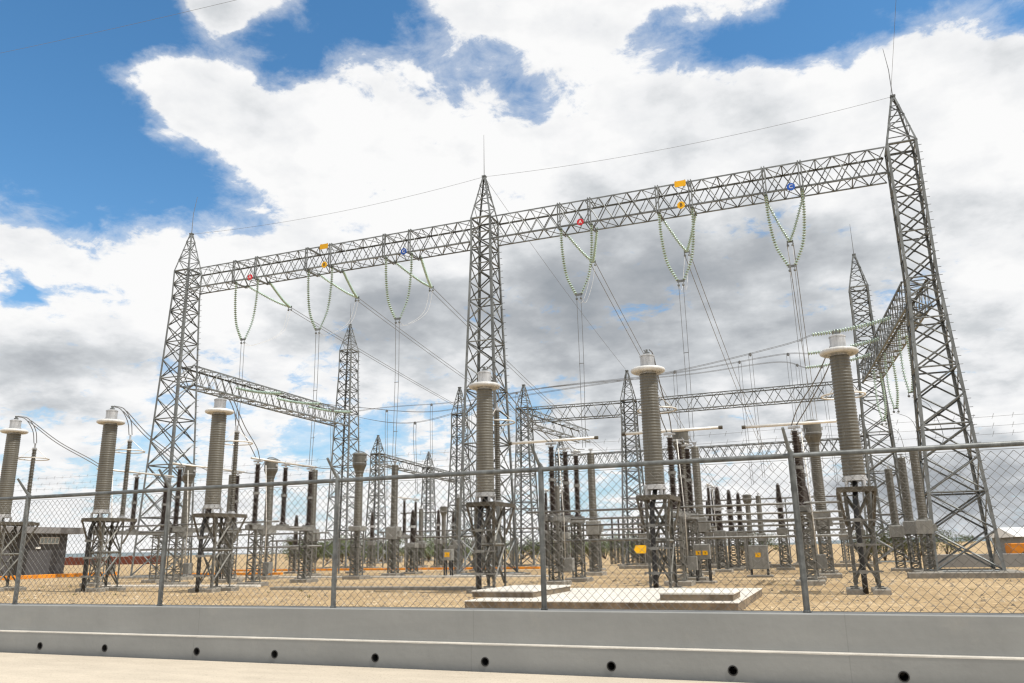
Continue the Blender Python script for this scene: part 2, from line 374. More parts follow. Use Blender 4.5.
def sheds(r0, r1, z0, z1, pitch, out, n=None):
    k = max(3, int((z1-z0)/pitch)); p = (z1-z0)/k; prof = [(r0, z0)]
    for i in range(k):
        t = i/k; r = r0+(r1-r0)*t; z = z0+i*p
        prof += [(r, z+.15*p), (r+out, z+.42*p), (r+out*.93, z+.52*p), (r, z+.8*p)]
    prof.append((r1, z1)); return prof
def curve(pts, n=14):
    """Catmull-Rom through points"""
    P = [Vector(p) for p in pts]; P = [P[0]*2-P[1]]+P+[P[-1]*2-P[-2]]; out = []
    for i in range(1, len(P)-2):
        for k in range(n):
            t = k/n; a, b, c, d = P[i-1], P[i], P[i+1], P[i+2]
            out.append(.5*((2*b)+(c-a)*t+(2*a-5*b+4*c-d)*t*t+(3*b-a-3*c+d)*t**3))
    out.append(P[-2]); return out
def sag(p, q, s_, n=24):
    p, q = Vector(p), Vector(q)
    return [p.lerp(q, t/n)-Vector((0,0,4*s_*(t/n)*(1-t/n))) for t in range(n+1)]

# ---- gantry tower (square lattice, tapered, with peak)
def tower(name, label, loc, H, beam_top, hb, ht, panels, lw, group, peak_h=None, zl=0, rod=3.0, steps=True, pads=True, rodlean=0, kink=None):
    t = thing(name, label, 'lattice tower', loc, 0, group)
    cs = [(-1,-1),(1,-1),(1,1),(-1,1)]; zk = kink or beam_top-2.0
    def P(sx, sy, z):
        h = hb+(ht-hb)*min(1, (z-.12)/(zk-.12)) if z < zk else ht
        return Vector((sx*h, sy*h, z))
    for sx, sy in cs:
        l = MB(); l.angle(P(sx,sy,.12), P(sx,sy,zk), lw*1.3, (-sx,-sy,0)); l.angle(P(sx,sy,zk), P(sx,sy,beam_top), lw*1.1, (-sx,-sy,0))
        if steps and (sx, sy) in ((1,1),(1,-1)):
            z = 2.5
            while z < beam_top: 
                q = P(sx,sy,z); l.bar(q, q+Vector((.16,0,.0)), .022); z += .42
        lo = l.build('leg', M['steel'], t)
        if pads:
            q = P(sx,sy,0); f = MB().cbox(q.x-.32,q.x+.32,q.y-.32,q.y+.32,-.05,.14,.03); f.build('footing', M['conc'], lo)
    # panels grow with width
    zs = [.12]; 
    ratio = (zk-.12)/panels
    ws = [hb+(ht-hb)*(k/panels) for k in range(panels)]; tot = sum(ws)
    for w_ in ws: zs.append(zs[-1]+(zk-.12)*w_/tot)
    nt_ = max(2, round((beam_top-zk)/1.25)); top = [zk+(beam_top-zk)*k/nt_ for k in range(nt_+1)]; zs = zs[:-1]+top
    for k in range(4):
        a, b = cs[k], cs[(k+1)%4]; f = MB(); ref = (-(a[0]+b[0]), -(a[1]+b[1]), 0)
        for j in range(len(zs)-1):
            z0, z1 = zs[j], zs[j+1]; bw = lw*.54
            f.angle(P(*a,z0), P(*b,z1), bw, ref); f.angle(P(*b,z0)+Vector(ref)*.02, P(*a,z1)+Vector(ref)*.02, bw, ref)
            if j % 2 == 0 or (z0 >= zk and nt_ < 3): f.angle(P(*a,z0), P(*b,z0), bw, ref)
            # gusset plates at the crossings
            m_ = (P(*a,z0)+P(*b,z1)+P(*b,z0)+P(*a,z1))/4; f.bar(m_+Vector((0,0,-.07)), m_+Vector((0,0,.07)), .12, .012, ref=(a[0]-b[0],a[1]-b[1],0))
        f.angle(P(*a,beam_top), P(*b,beam_top), lw*.9, ref)
        f.build('bracing_face', M['steel'], t)
    pk = MB(); ph = H-beam_top
    def Q(sx, sy, s_): h = ht+(.09-ht)*s_; return Vector((sx*h, sy*h, beam_top+ph*s_))
    for sx, sy in cs: pk.angle(Q(sx,sy,0), Q(sx,sy,1), lw*.8, (-sx,-sy,0))
    ss = [0,.3,.56,.78,1]
    for k in range(4):
        a, b = cs[k], cs[(k+1)%4]
        for j in range(4):
            if (j+k) % 2: pk.bar(Q(*a,ss[j]), Q(*b,ss[j+1]), lw*.5, lw*.2)
            else: pk.bar(Q(*b,ss[j]), Q(*a,ss[j+1]), lw*.5, lw*.2)
            if j: pk.bar(Q(*a,ss[j]), Q(*b,ss[j]), lw*.45, lw*.2)
    pk.box(-.13,.13,-.13,.13,H-.03,H+.06)
    pk.build('peak', M['steel'], t)
    if rod:
        rd = MB(); rd.tube([(0,0,H+.05),(0,0,H+rod*.55),(rodlean,0,H+rod)], [.028,.02,.012], 6); rd.build('lightning_rod', M['wire'], t)
    return t

# ---- box-truss beam between two points (local x along the beam)
def beam(label, p, q, wd, hgt, panels, lw, group, brackets=()):
    p, q = Vector(p), Vector(q); d = q-p; Ln = d.length; rz = math.atan2(d.y, d.x)
    t = thing('truss_beam', label, 'truss beam', p, rz, group); h = wd/2
    cn = [(-h,0),(-h,-hgt),(h,-hgt),(h,0)]; slope = d.z/math.hypot(d.x,d.y); L2 = math.hypot(d.x,d.y)
    def P(x, c): return Vector((x, c[0], c[1]+slope*x))
    for c in cn:
        m_ = MB(); m_.angle(P(0,c), P(L2,c), lw, (0,-c[0],-hgt/2-c[1])); m_.build('chord', M['steel'], t)
    for k in range(4):
        a, b = cn[k], cn[(k+1)%4]; f = MB(); ref = (0, -(a[0]+b[0]), -hgt-(a[1]+b[1]))
        for j in range(panels):
            x0, x1 = L2*j/panels, L2*(j+1)/panels
            A, B = (a, b) if (j+k) % 2 else (b, a)
            f.angle(P(x0,A), P(x1,B), lw*.5, ref)
            if k % 2 == 0 and panels >= 24: f.angle(P(x0,B)+Vector((0,ref[1],0))*.015, P(x1,A)+Vector((0,ref[1],0))*.015, lw*.4, ref)
            if k % 2 and j % 2 == 0: f.angle(P(x0,a), P(x0,b), lw*.5, ref)
        f.build('lattice_face', M['steel'], t)
    for bx in brackets:
        m_ = MB()
        for o_ in (-.07, .07):
            m_.bar((bx+o_,-h-.06,.0),(bx+o_,-h-.06,-hgt-.12), .07, .05, ref=(1,0,0))
            m_.bar((bx+o_,-h-.06,-hgt-.06),(bx+o_,h+.06,-hgt-.06), .06, .05, ref=(1,0,0)); m_.bar((bx+o_,-h-.06,.05),(bx+o_,h+.06,.05), .05, .04, ref=(1,0,0))
        m_.build('hanger_bracket', M['steel'], t)
    return t

# ------------------------------------------------------------------ front gantry
YG = 43.535; TX = [-42.642,-18.642,5.358]; HP = 24.80
tower('lattice_tower', 'tall lattice tower at the left end of the long overhead beam', (TX[0],YG,0), HP, 21.75, 1.35, .70, 13, .115, 'tall front gantry towers', rodlean=.25)
tower('lattice_tower', 'tall lattice tower in the middle, carrying the joint of the two long overhead beams', (TX[1],YG,0), HP, 21.75, 1.35, .70, 13, .115, 'tall front gantry towers')
tower('lattice_tower', 'tallest looking lattice tower with step bolts at the right end of the overhead beam', (TX[2]+.1,YG,0), HP, 21.75, 1.42, .74, 10, .115, 'tall front gantry towers', rodlean=-.12, kink=14.3)
VX = [-36.8,-30.66,-24.6,-12.5,-6.53,-.6]; BZ = 21.66; BH = 1.52
for i in (0, 1):
    x0, x1 = TX[i]+.72, TX[i+1]-.72
    br = [v+s_-x0 for v in VX[i*3:i*3+3] for s_ in (-.95, .95)]
    beam(('left','right')[i]+' half of the high front lattice beam, '+('between the left and middle tall towers','between the middle and right tall towers')[i],
         (x0,YG,BZ), (x1,YG,BZ), 1.4, BH, 26, .09, 'high front gantry beams', br)
# long pads under front towers
for i, x in enumerate(TX):
    tag(MB().cbox(x-2.0,x+(1.9 if i < 2 else 2.3),YG-2.0,YG+1.9,-.05,.1,.03).build('concrete_pad', M['conc']),
        'flat concrete pad under the '+('left','middle','right')[i]+' tall front tower', 'concrete pad', 'pads under the tall towers')

PH = ['red A disc','yellow B disc','blue C disc']; BAY = ['left','right']
# glass insulator strings
def discs(m_, pts, pitch=.15, r=.105):
    pts = [Vector(p) for p in pts]; acc = 0
    for i in range(len(pts)-1):
        a, b = pts[i], pts[i+1]; L = (b-a).length; d = (b-a).normalized(); u = d.orthogonal().normalized(); v = d.cross(u)
        s_ = -acc % pitch
        while s_ < L:
            c = a+d*s_; base = len(m_.v); n = 9
            for rr, zz in ((.035,-.05),(.05,-.01),(r,.03),(r*.9,.05),(.03,.04)):
                for k in range(n):
                    an = 2*PI*k/n; m_.v.append(tuple(c+d*zz+u*(rr*math.cos(an))+v*(rr*math.sin(an))))
            for q in range(4):
                for k in range(n): m_.f.append((base+q*n+k, base+q*n+(k+1)%n, base+(q+1)*n+(k+1)%n, base+(q+1)*n+k))
            s_ += pitch
        acc += L
def vset(kind, label, group, tops, bot, belly, yoke=.16, extra=None):
    """two glass strings from beam to one yoke"""
    o = bot if not isinstance(bot, tuple) else Vector(bot)
    t = thing('insulator_string_set', label, 'insulator strings', tops[0], 0, group); inv = Vector(tops[0])
    b = Vector(bot)
    for k, tp in enumerate(tops):
        tp = Vector(tp); e = b+(tp-b).normalized()*.0+Vector(((-1 if tp.x < b.x else 1)*yoke,0,0)) if kind == 'v' else b
        mid1 = tp.lerp(e,.33)+Vector(belly[k])*.75; mid2 = tp.lerp(e,.7)+Vector(belly[k])
        cv = [p-inv for p in curve([tp, mid1, mid2, e], 8)]
        m_ = MB(); discs(m_, cv); so = m_.build('glass_string', M['glass'], t, True)
        r_ = MB(); r_.tube(cv, .02, 5); r_.build('cap_and_pin', M['steel'], so)
    y = MB(); bb = b-inv; y.bar(bb+Vector((-yoke-.06,0,0)), bb+Vector((yoke+.06,0,0)), .14, .03, ref=(0,0,1))
    for s_ in (-.13, .13): y.tube([bb+Vector((s_,0,-.02)), bb+Vector((s_,0,-.2))], .02, 5); y.lathe([(.0,bb.z-.32),(.07,bb.z-.28),(.07,bb.z-.2),(.0,bb.z-.16)], 8, (bb.x+s_,bb.y), caps=False)
    y.build('yoke_plate', M['steel'], t)
    return t
YOKE = [(-36.8,48.1,19.6),(-30.66,47.8,19.45),(-24.6,47.8,19.4),(-12.5,46.7,19.1),(-6.53,46.4,18.75),(-.6,46.0,18.3)]
WEND = [(-36.8,77.3,17.2),(-30.66,72,17.0),(-24.6,66,16.8),(-12.5,61.3,16.1),(-6.53,60.5,14.2),(-.6,58.5,13.2)]
LETT = 'ABC'
CVTY = 43.0
for i, vx in enumerate(VX):
    b_, ph = BAY[i//3], PH[i%3]
    vset('v', 'U-shaped green glass string pair under the %s of the %s beam' % (ph, b_), 'U-shaped glass strings of the front beam',
         [(vx-.95,YG-.4,20.2),(vx+.95,YG-.4,20.2)], (vx,YG-.4,15.85), [(-.30,0,-.05),(.30,0,-.05)])
    vset('t', 'slanting glass string pair pulling back behind the %s of the %s beam' % (ph, b_), 'tension glass strings of the front beam',
         [(vx-1.0,YG+.76,20.3),(vx+1.0,YG+.76,20.3)], YOKE[i], [(0,0,-.12),(0,0,-.12)], .12)
    # line conductors (pair) away from the yoke
    y = Vector(YOKE[i]); e = Vector(WEND[i]); far = y+(e-y)*((108-y.y)/(e.y-y.y)); far.z = max(far.z, 10.5) if i > 3 else far.z
    m_ = MB()
    for s_ in (-.17, .17): m_.tube(sag(y+Vector((s_,0,-.1)), far+Vector((s_,0,0)), .5, 30), .021, 5)
    tag(m_.build('line_conductor', M['wire']), 'twin line conductor running away behind the %s of the %s beam' % (ph, b_), 'conductor', 'twin conductors running to the far gantry')
    # jumper from yoke to U bottom, then dropper to the equipment
    m_ = MB()
    for s_ in (-.13, .13): m_.tube(curve([(vx+s_,YOKE[i][1],YOKE[i][2]-.2),(vx+s_,YOKE[i][1]-.9,17.3),(vx+s_,YG+.7,15.7),(vx+s_,YG-.4,15.6)], 8), .009, 4)
    tag(m_.build('jumper_wire', M['tubewhite']), 'thin loose jumper loop behind the %s of the %s beam' % (ph, b_), 'jumper wire', 'jumper loops of the front beam')
    m_ = MB()
    for s_ in (-.13, .13):
        m_.tube(curve([(vx+s_,YG-.4,15.6),(vx+s_*.95,YG-.35,12),(vx+s_*.8,YG-.45,9),(vx+s_*.7,CVTY,6.85)], 8), .017, 4)
    for z in (8.6,11.7): m_.bar((vx-.14,YG-.4,z),(vx+.14,YG-.4,z),.03)
    tag(m_.build('dropper_wire', M['wire']), 'twin vertical dropper wire below the %s of the %s beam' % (ph, b_), 'dropper wire', 'dropper wires below the front beam')

# phase discs with letters and yellow plates
def letter(ch, size, m_, parent, loc):
    cu = bpy.data.curves.new('letter', 'FONT'); cu.body = ch; cu.size = size; cu.align_x = 'CENTER'; cu.align_y = 'CENTER'; cu.extrude = .004; cu.offset = .004
    o = bpy.data.objects.new('letter_tmp', cu); COL.objects.link(o)
    bpy.context.view_layer.update(); me = bpy.data.meshes.new_from_object(o.evaluated_get(bpy.context.evaluated_depsgraph_get()))
    bpy.data.objects.remove(o); lo = bpy.data.objects.new('letter', me); COL.objects.link(lo); me.materials.clear(); me.materials.append(m_)
    lo.rotation_euler = (PI/2,0,0); lo.location = loc; lo.parent = parent; return lo
PMAT = [M['red'],M['yellow'],M['blue']]; CN = ['red','yellow','blue']
for i, vx in enumerate(VX):
    k = i % 3; cx = vx+(.75 if i < 3 else .55); t = thing('phase_sign', '%s phase sign with letter %s on the %s half of the beam' % (CN[k], LETT[k], BAY[i//3]), 'phase sign', (cx-.15,YG-.84,20.2), 0, 'phase letter signs')
    d = MB()
    if k == 0: n, rr, rot = 24, .21, 0
    elif k == 1: n, rr, rot = 8, .23, PI/8
    else: n, rr, rot = 8, .23, PI/8
    nb = len(d.v)
    for y in (-.012,.012):
        for q in range(n): a = rot+2*PI*q/n; d.v.append((rr*math.cos(a), y, rr*math.sin(a)))
    d.f.append(tuple(range(n))); d.f.append(tuple(reversed(range(n,2*n))))
    for q in range(n): d.f.append((q,q+n,(q+1)%n+n,(q+1)%n))
    d.build('sign_plate', PMAT[k], t)
    letter(LETT[k], .29, M['signwhite'] if k != 1 else M['signdark'], t, (0,-.017,0))
    MB().bar((0,.02,.2),(0,.10,.5),.03).bar((0,.02,-.2),(0,.10,-.2),.03).build('sign_bracket', M['steel'], t)
    if k == 1:
        t2 = thing('warning_plate', 'yellow plate on top of the %s half of the high beam above B' % BAY[i//3], 'warning plate', (vx+.42,YG-.72,21.36), 0, 'yellow plates on the high beam')
        MB().box(-.32,.32,-.012,.012,.04,.40).build('sign_plate', M['yellow'], t2)
        MB().bar((-.25,.03,-.1),(-.25,.03,.45),.03).bar((.25,.03,-.1),(.25,.03,.45),.03).build('sign_bracket', M['steel'], t2)

# ground wires between peaks and to the sky
def wire(name, label, pts, r, group=None, cat='wire', m_=None): return tag(MB().tube(pts, r, 4).build(name, m_ or M['wire']), label, cat, group)
wire('earth_wire', 'thin earth wire strung between the peaks of the left and middle tall towers', sag((TX[0],YG,HP),(TX[1],YG,HP),.5), .0095, 'earth wires')
wire('earth_wire', 'thin earth wire strung between the peaks of the middle and right tall towers', sag((TX[1],YG,HP),(TX[2],YG,HP),.5), .0095, 'earth wires')
wire('earth_wire', 'earth wire rising from the right tower peak to the top edge of the photo', sag((TX[2],YG,HP),(5.5,6,33.),.2), .010, 'earth wires')
wire('earth_wire', 'earth wire running from the middle tower peak down to the far low tower', sag((TX[1],YG,HP),(-15.1,65.5,16.1),.3), .011, 'earth wires')
wire('earth_wire', 'faint overhead wire crossing the blue sky at the upper left corner', sag((-75,30,36.4),(-18,30,30.5),.6), .0085, 'earth wires')

# ------------------------------------------------------------------ second row (Y = 65) and side beams
L2 = (-42.6,65.3); R2 = (3.75,65.)
tower('lattice_tower', 'lattice tower standing behind, at the far end of the left side beam', (*L2,0), 23.3, 20.6, 1.25, .7, 14, .105, 'rear gantry towers', rod=2.2)
tower('lattice_tower', 'lattice tower standing behind, at the far end of the right side beam', (*R2,0), 23.4, 20.6, 1.25, .7, 14, .105, 'rear gantry towers', rod=2.6)
beam('side lattice beam with glass strings running back from the left tall tower', (TX[0]+.1,YG+.75,14.75), (L2[0],L2[1]-.75,14.5), 1.3, 1.5, 24, .12, 'side beams')
beam('side lattice beam with glass strings running back from the right tall tower', (TX[2]-.1,YG+.8,14.6), (R2[0],R2[1]-.75,14.5), 1.3, 1.5, 24, .12, 'side beams')
LOWT = [(-24.3,65.2,15.5,'low rear tower just right of the middle tall tower'),(-15.05,65.7,16.0,'low rear tower seen left of the second tall yellow-tagged column'),(-30.7,65.5,15.9,'low rear tower just left of the middle tall tower')]
for x, y, H, lb in LOWT:
    tower('lattice_tower', lb, (x,y,0), H, 13.4, 1.0, .6, 10, .10, 'low rear gantry towers', rod=0, steps=False)
beam('low rear cross beam with glass strings, between the two low rear towers', (-23.7,65.2,13.4), (-15.7,65.7,13.4), 1.2, 1.25, 10, .08, 'low rear cross beams')
beam('low rear cross beam reaching from the low rear tower to the right rear tower', (-14.4,65.7,13.4), (R2[0]-.7,65.,13.4), 1.2, 1.25, 22, .08, 'low rear cross beams')
beam('low rear beam running away from the low rear tower behind the middle', (-24.2,65.9,13.3), (-23.2,80,13.3), 1.2, 1.3, 12, .10, 'low rear cross beams')
# far gantries
for x, y, lb in ((-53.8,89.9,'small far lattice tower beyond the left rear equipment'),(-56.3,109,'smallest far lattice tower at the horizon, left of the middle tower')):
    tower('lattice_tower', lb, (x,y,0), 16, 13.6, 1.1, .7, 9, .14, 'far gantry towers', rod=0, steps=False)
beam('far lattice beam leading away between the two far left towers', (-53.9,90.6,13.7), (-56.2,108.3,13.7), 1.3, 1.4, 12, .13, 'far gantry beams')
beam('far lattice beam leading on to the right of the smallest far tower', (-56.3,109.7,13.7), (-57.6,122,13.7), 1.3, 1.4, 10, .13, 'far gantry beams')
for x, lb in ((-35.5,'far thin tower at the left end of the distant cross beam'),(4.6,'far thin tower at the right end of the distant cross beam')):
    tower('lattice_tower', lb, (x,110,0), 17.2, 14.5, 1.1, .7, 9, .14, 'far gantry towers', rod=0, steps=False)
beam('distant cross beam just above the fence rail', (-34.8,110,14.4), (3.9,110,14.4), 1.4, 1.9, 34, .13, 'far gantry beams')

# strung buses across the yard with tension strings on the side beams
BY = [(49,10.1,11.2,12.9),(54,11.7,12.7,13.5),(58.5,13.2,13.7,14.0)]
for k, (y, zm, z2, z3) in enumerate(BY):
    nm = ('nearest','middle','farthest')[k]
    xr = TX[2]-(y-YG)*.075; A = Vector((TX[0]+.7,y,13.9)); B = Vector((xr-.7,y,13.9))
    s1 = A+Vector((4.2,0,-.75)); s2 = B+Vector((-4.2,0,-.5))
    for nm2, p, q in (('left',A,s1),('right',B,s2)):
        t = thing('insulator_string_set', '%s of the glass tension strings lying along the %s side beam' % (nm, nm2), 'insulator strings', p, 0, 'tension strings of the side beams')
        for o_ in (-.22,.22):
            cv = [x-p for x in sag(p+Vector((0,o_,0)), q+Vector((0,o_*.6,0)), .12, 8)]
            m_ = MB(); discs(m_, cv); so = m_.build('glass_string', M['glass'], t, True)
            MB().tube(cv, .02, 5).build('cap_and_pin', M['steel'], so)
        MB().bar(q-p+Vector((0,-.2,0)), q-p+Vector((0,.2,0)), .1, .03).build('yoke_plate', M['steel'], t)
    pts = curve([s1,(-34,y,(s1.z+zm)/2+.1),(-27,y,zm),(-19.5,y,z2),(-9,y,(z2+z3)/2-.15),(s2.x-2,y,z3),s2], 10)
    m_ = MB()
    for o_ in (-.13,.13): m_.tube([p+Vector((0,o_,0)) for p in pts], .015, 4)
    tag(m_.build('strung_busbar', M['wire']), '%s twin conductor strung from side beam to side beam across the yard' % nm, 'conductor', 'strung busbar conductors')
    for j, x in enumerate((-33.2+k*1.6,-26.4+k*2,-8.2+k*3.5,-3.6+k*2)):
        # height of bus at x
        zt = min(pts, key=lambda p: abs(p.x-x)).z
        m_ = MB()
        for o_ in (-.1,.1): m_.tube(curve([(x+o_,y,zt),(x+o_*.9,y,zt*.72+1.4),(x+o_*.6+.1,y+.2,5.2)], 6), .016, 4)
        m_.lathe([(.0,zt-.18),(.07,zt-.12),(.07,zt+.03),(.0,zt+.08)], 8, (x,y), caps=False)
        tag(m_.build('dropper_wire', M['wire']), '%s dropper wire from left below the %s strung busbar' % (('first','second','third','fourth')[j], nm), 'dropper wire', 'dropper wires of the strung busbars')
# U-strings under the right side beam
for k, y in enumerate((49.3,55.,60.5)):
    x = TX[2]-.1-(y-YG)*.075
    vset('v', '%s U-shaped glass string pair hanging under the right side beam' % ('nearest','middle','farthest')[k], 'U-shaped glass strings of the right side beam',
         [(x-.25,y-.7,13.0),(x+.25,y+.7,13.0)], (x,y,9.6), [(-.12,-.1,0),(.12,.1,0)], .08)
    m_ = MB(); m_.tube(curve([(x,y,9.3),(x+.8,y-.5,8.6),(x+1.0,y-1.5,6.5),(3.6+.2*k,45.5,5.6)], 8), .018, 4)
    tag(m_.build('jumper_wire', M['wire']), 'curved wire down from the %s string pair under the right side beam' % ('nearest','middle','farthest')[k], 'jumper wire', 'curved wires under the right side beam')

# ------------------------------------------------------------------ cable terminations with stands and arresters
TXX = [-35.3,-29.3,-23.3,-11.28,-5.28,.72]; YT = 26.19
ORD = ['in front of the grey hut','second from left','third from left','before the middle tall tower','with the yellow-tagged stand','before the right tall tower']
def make_stand(label):
    t = thing('steel_stand', label, 'steel stand', (0,0,0), 0, 'steel stands of the cable terminations')
    hx, y0, y1, zt = .35, -.1, .98, 2.98
    P = lambda sx, sy, z: Vector((sx*hx, y0 if sy < 0 else y1, z))
    for sx in (-1,1):
        for sy in (-1,1):
            l = MB().angle(P(sx,sy,.16), P(sx,sy,zt), .08, (-sx,-sy,0)); l.box(sx*hx-.12,sx*hx+.12,P(sx,sy,0).y-.12,P(sx,sy,0).y+.12,.15,.18); l.build('leg', M['steel_small'], t)
    for a, b in (((-1,-1),(1,-1)),((1,-1),(1,1)),((1,1),(-1,1)),((-1,1),(-1,-1))):
        f = MB(); ref = (-(a[0]+b[0]),-(a[1]+b[1]),0)
        for z0, z1 in ((.3,1.6),(1.6,2.9)):
            f.angle(P(*a,z0), P(*b,z1), .055, ref); f.angle(P(*b,z0)+Vector(ref)*.03, P(*a,z1)+Vector(ref)*.03, .055, ref)
        f.angle(P(*a,1.6), P(*b,1.6), .07, ref); f.build('cross_bracing', M['steel_small'], t)
    pl = MB().box(-.54,.54,-.48,1.5,zt,zt+.05); pl.bar((-.52,-.48,zt-.05),(-.52,1.5,zt-.05),.09,.06); pl.bar((.52,-.48,zt-.05),(.52,1.5,zt-.05),.09,.06)
    pl.bar((-.52,-.46,zt-.05),(.52,-.46,zt-.05),.09,.06); pl.build('platform', M['rust'], t)
    for sx in (-1,1):
        MB().bar((sx*.51,-.46,zt-.05),(sx*.36,-.13,1.9),.07,.04).build('knee_brace', M['rust'], t); MB().bar((sx*.51,1.46,zt-.05),(sx*.36,.98,1.95),.07,.04).build('knee_brace', M['rust'], t)
    for sx in (-1,1):
        for yy in (y0, y1): MB().cbox(sx*hx-.24,sx*hx+.24,yy-.24,yy+.24,-.05,.15,.03).build('footing', M['conc'], t)
    return t
def make_term(label):
    t = thing('cable_termination', label, 'cable termination', (0,0,3.03), 0, 'tall ribbed cable terminations')
    b = MB()
    for sx in (-1,1):
        for sy in (-1,1): b.lathe([(.05,0),(.05,.2)], 8, (sx*.24,sy*.24))
    b.lathe([(.36,.19),(.36,.25),(.33,.25),(.33,.33),(.29,.36)], 24); b.build('base_flange', M['alu'], t)
    MB().lathe(sheds(.305,.285,.36,4.02,.095,.016), 28).build('ribbed_insulator', M['porc'], t, True)
    c = MB(); c.torus((0,0,4.15), .475, .105, 36, 10, .78); c.lathe([(.30,4.10),(.46,4.12),(.46,4.16),(.30,4.18)], 24); c.build('corona_ring', M['white'], t, True)
    d = MB(); d.lathe([(.25,4.02),(.25,4.24),(.29,4.24),(.29,4.29),(.235,4.30),(.235,4.62),(.25,4.62),(.25,4.66),(.18,4.70),(.05,4.71)], 24); d.build('metal_cap', M['alu'], t)
    tm = MB(); tm.box(-.09,.09,-.05,.05,4.70,4.78); tm.box(-.03,.03,-.04,.04,4.76,4.88); tm.build('terminal', M['steel'], t)
    cb = MB(); cb.tube(curve([(0,0,.2),(-.02,-.12,-.05),(-.06,-.34,-.4),(-.08,-.40,-1.2),(-.08,-.40,-3.0)], 5), .078, 12); cb.build('power_cable', M['black'], t, True)
    for z in (-.95,-1.65,-2.4):
        MB().bar((-.46,-.20,z),(.46,-.20,z),.05,.03).box(-.18,.02,-.50,-.486,z-.05,z+.05).box(-.19,-.165,-.49,-.2,z-.04,z+.04).box(.005,.03,-.49,-.2,z-.04,z+.04).build('cable_clamp', M['steel_light'], t)
    return t
def make_arrester(label):
    t = thing('surge_arrester', label, 'surge arrester', (0,0,3.03), 0, 'slim surge arresters with grading rings')
    MB().lathe([(.2,0),(.2,.06),(.13,.08),(.13,.14)], 14).build('base_flange', M['alu'], t)
    MB().lathe(sheds(.088,.082,.14,1.66,.07,.035)+[(.1,1.67),(.1,1.76),(.082,1.77)]+sheds(.082,.075,1.78,3.42,.07,.035), 14).build('ribbed_insulator', M['porc'], t, True)
    rg = MB(); rg.torus((0,0,2.98), .66, .03, 32, 6); rg.build('grading_ring', M['tubewhite'], t, True)
    for k in range(3):
        a = 2*PI*k/3+.4; MB().tube([(.66*math.cos(a),.66*math.sin(a),2.98),(.06*math.cos(a),.06*math.sin(a),3.50)], .012, 5).build('ring_rod', M['tubewhite'], t)
    MB().lathe([(.11,3.42),(.11,3.50),(.04,3.52),(.04,3.72)], 10).build('top_terminal', M['alu'], t)
    return t
st0 = te0 = ar0 = None
for i, x in enumerate(TXX):
    ls = 'lattice stand under the ribbed cable termination '+ORD[i]; lt = 'tall ribbed cable termination, white ring on top, '+ORD[i]; la = 'slim surge arrester with thin hoop behind the termination '+ORD[i]
    if i == 0:
        st0 = make_stand(ls); te0 = make_term(lt); ar0 = make_arrester(la)
        st0.location = (x,YT,0); te0.location = (x,YT,3.03); ar0.location = (x,YT+1.15,3.03)
    else: dup(st0, (x,YT,0), ls); dup(te0, (x,YT,3.03), lt); dup(ar0, (x,YT+1.15,3.03), la)

# ------------------------------------------------------------------ disconnectors, CTs, CVTs
EX = [-34.7,-29.75,-25.05,-10.65,-5.6,-1.0]
DY = [[31,33.1,35.2]]*3+[[31.7,33.6,35.2],[31.2,33.2,35.2],[31.6,33.4,35.2]]
CTN = ['behind the leftmost cable termination','behind the second termination from left','behind the third termination from left','right of the middle tall tower','behind the column with the yellow tag','left of the nearest cable termination']
def make_post(t, y, top=True):
    m_ = MB(); m_.lathe([(.16,2.80),(.16,2.88)]+sheds(.10,.095,2.88,4.12,.06,.06)+[(.14,4.13),(.14,4.22)]+sheds(.095,.085,4.22,5.42,.06,.058)+[(.1,5.43),(.1,5.52)], 14, (0,y))
    o = m_.build('post_insulator', M['porc_brown'], t, True)
    MB().lathe([(.15,4.115),(.15,4.235)], 12, (0,y)).build('joint_flange', M['steel_light'], o)
    c = MB().lathe([(.13,5.515),(.13,5.56),(.05,5.58),(.05,5.66)], 10, (0,y)); c.box(-.22,.22,y-.07,y+.07,5.64,5.71); c.build('post_cap', M['alu'], o)
def make_disc(label, ys, open_, loc):
    t = thing('disconnector', label, 'disconnector', loc, 0, 'three-post disconnectors'); y0 = ys[0]; rel = [y-y0 for y in ys]
    for yy in (rel[0]+.15, rel[2]-.15):
        m_ = MB(); mast(m_, 0, yy, .2, 2.5, .24, None, 8, .075, .04); m_.build('lattice_support', M['steel_small'], t)
        MB().cbox(-.5,.5,yy-.5,yy+.5,-.05,.18,.03).build('footing', M['conc'], t)
    f = MB()
    for s_ in (-.2,.2): f.bar((s_,rel[0]-.35,2.62),(s_,rel[2]+.35,2.62),.2,.07,ref=(0,0,1))
    for yy in rel: f.box(-.26,.26,yy-.17,yy+.17,2.725,2.80)
    f.build('base_frame', M['steel_light'], t)
    for yy in rel: make_post(t, yy)
    if open_:
        a = MB(); a.tube([(-1.75,rel[0],5.80),(1.9,rel[0],5.80)], .058, 10); a.build('switch_arm', M['tubewhite'], t, True)
        for s_, xx in ((-1,-1.75),(1,1.9)): MB().tube([(xx,rel[0],5.80),(xx+s_*.14,rel[0],5.80)], .07, 8).build('arm_contact', M['rust'], t)
        a = MB(); a.tube([(-.05,rel[2],5.75),(-.05,rel[2]+.7,5.78)], .05, 8); a.build('jaw_contact', M['tubewhite'], t, True)
    else:
        a = MB(); a.tube([(0,rel[0]-.5,5.78),(0,rel[2]+.5,5.78)], .05, 8); a.build('switch_arm', M['tubewhite'], t, True)
    r_ = MB(); r_.tube([(.3,rel[0]+.5,.9),(.3,rel[0]+.5,2.6),(.22,rel[0]+.3,5.5)], .022, 6); r_.build('operating_rod', M['tubewhite'], t, True)
    bx = MB().cbox(.28,.62,rel[0]+.42,rel[0]+.72,.55,1.05,.02); bx.build('drive_box', M['cab'], t)
    return t
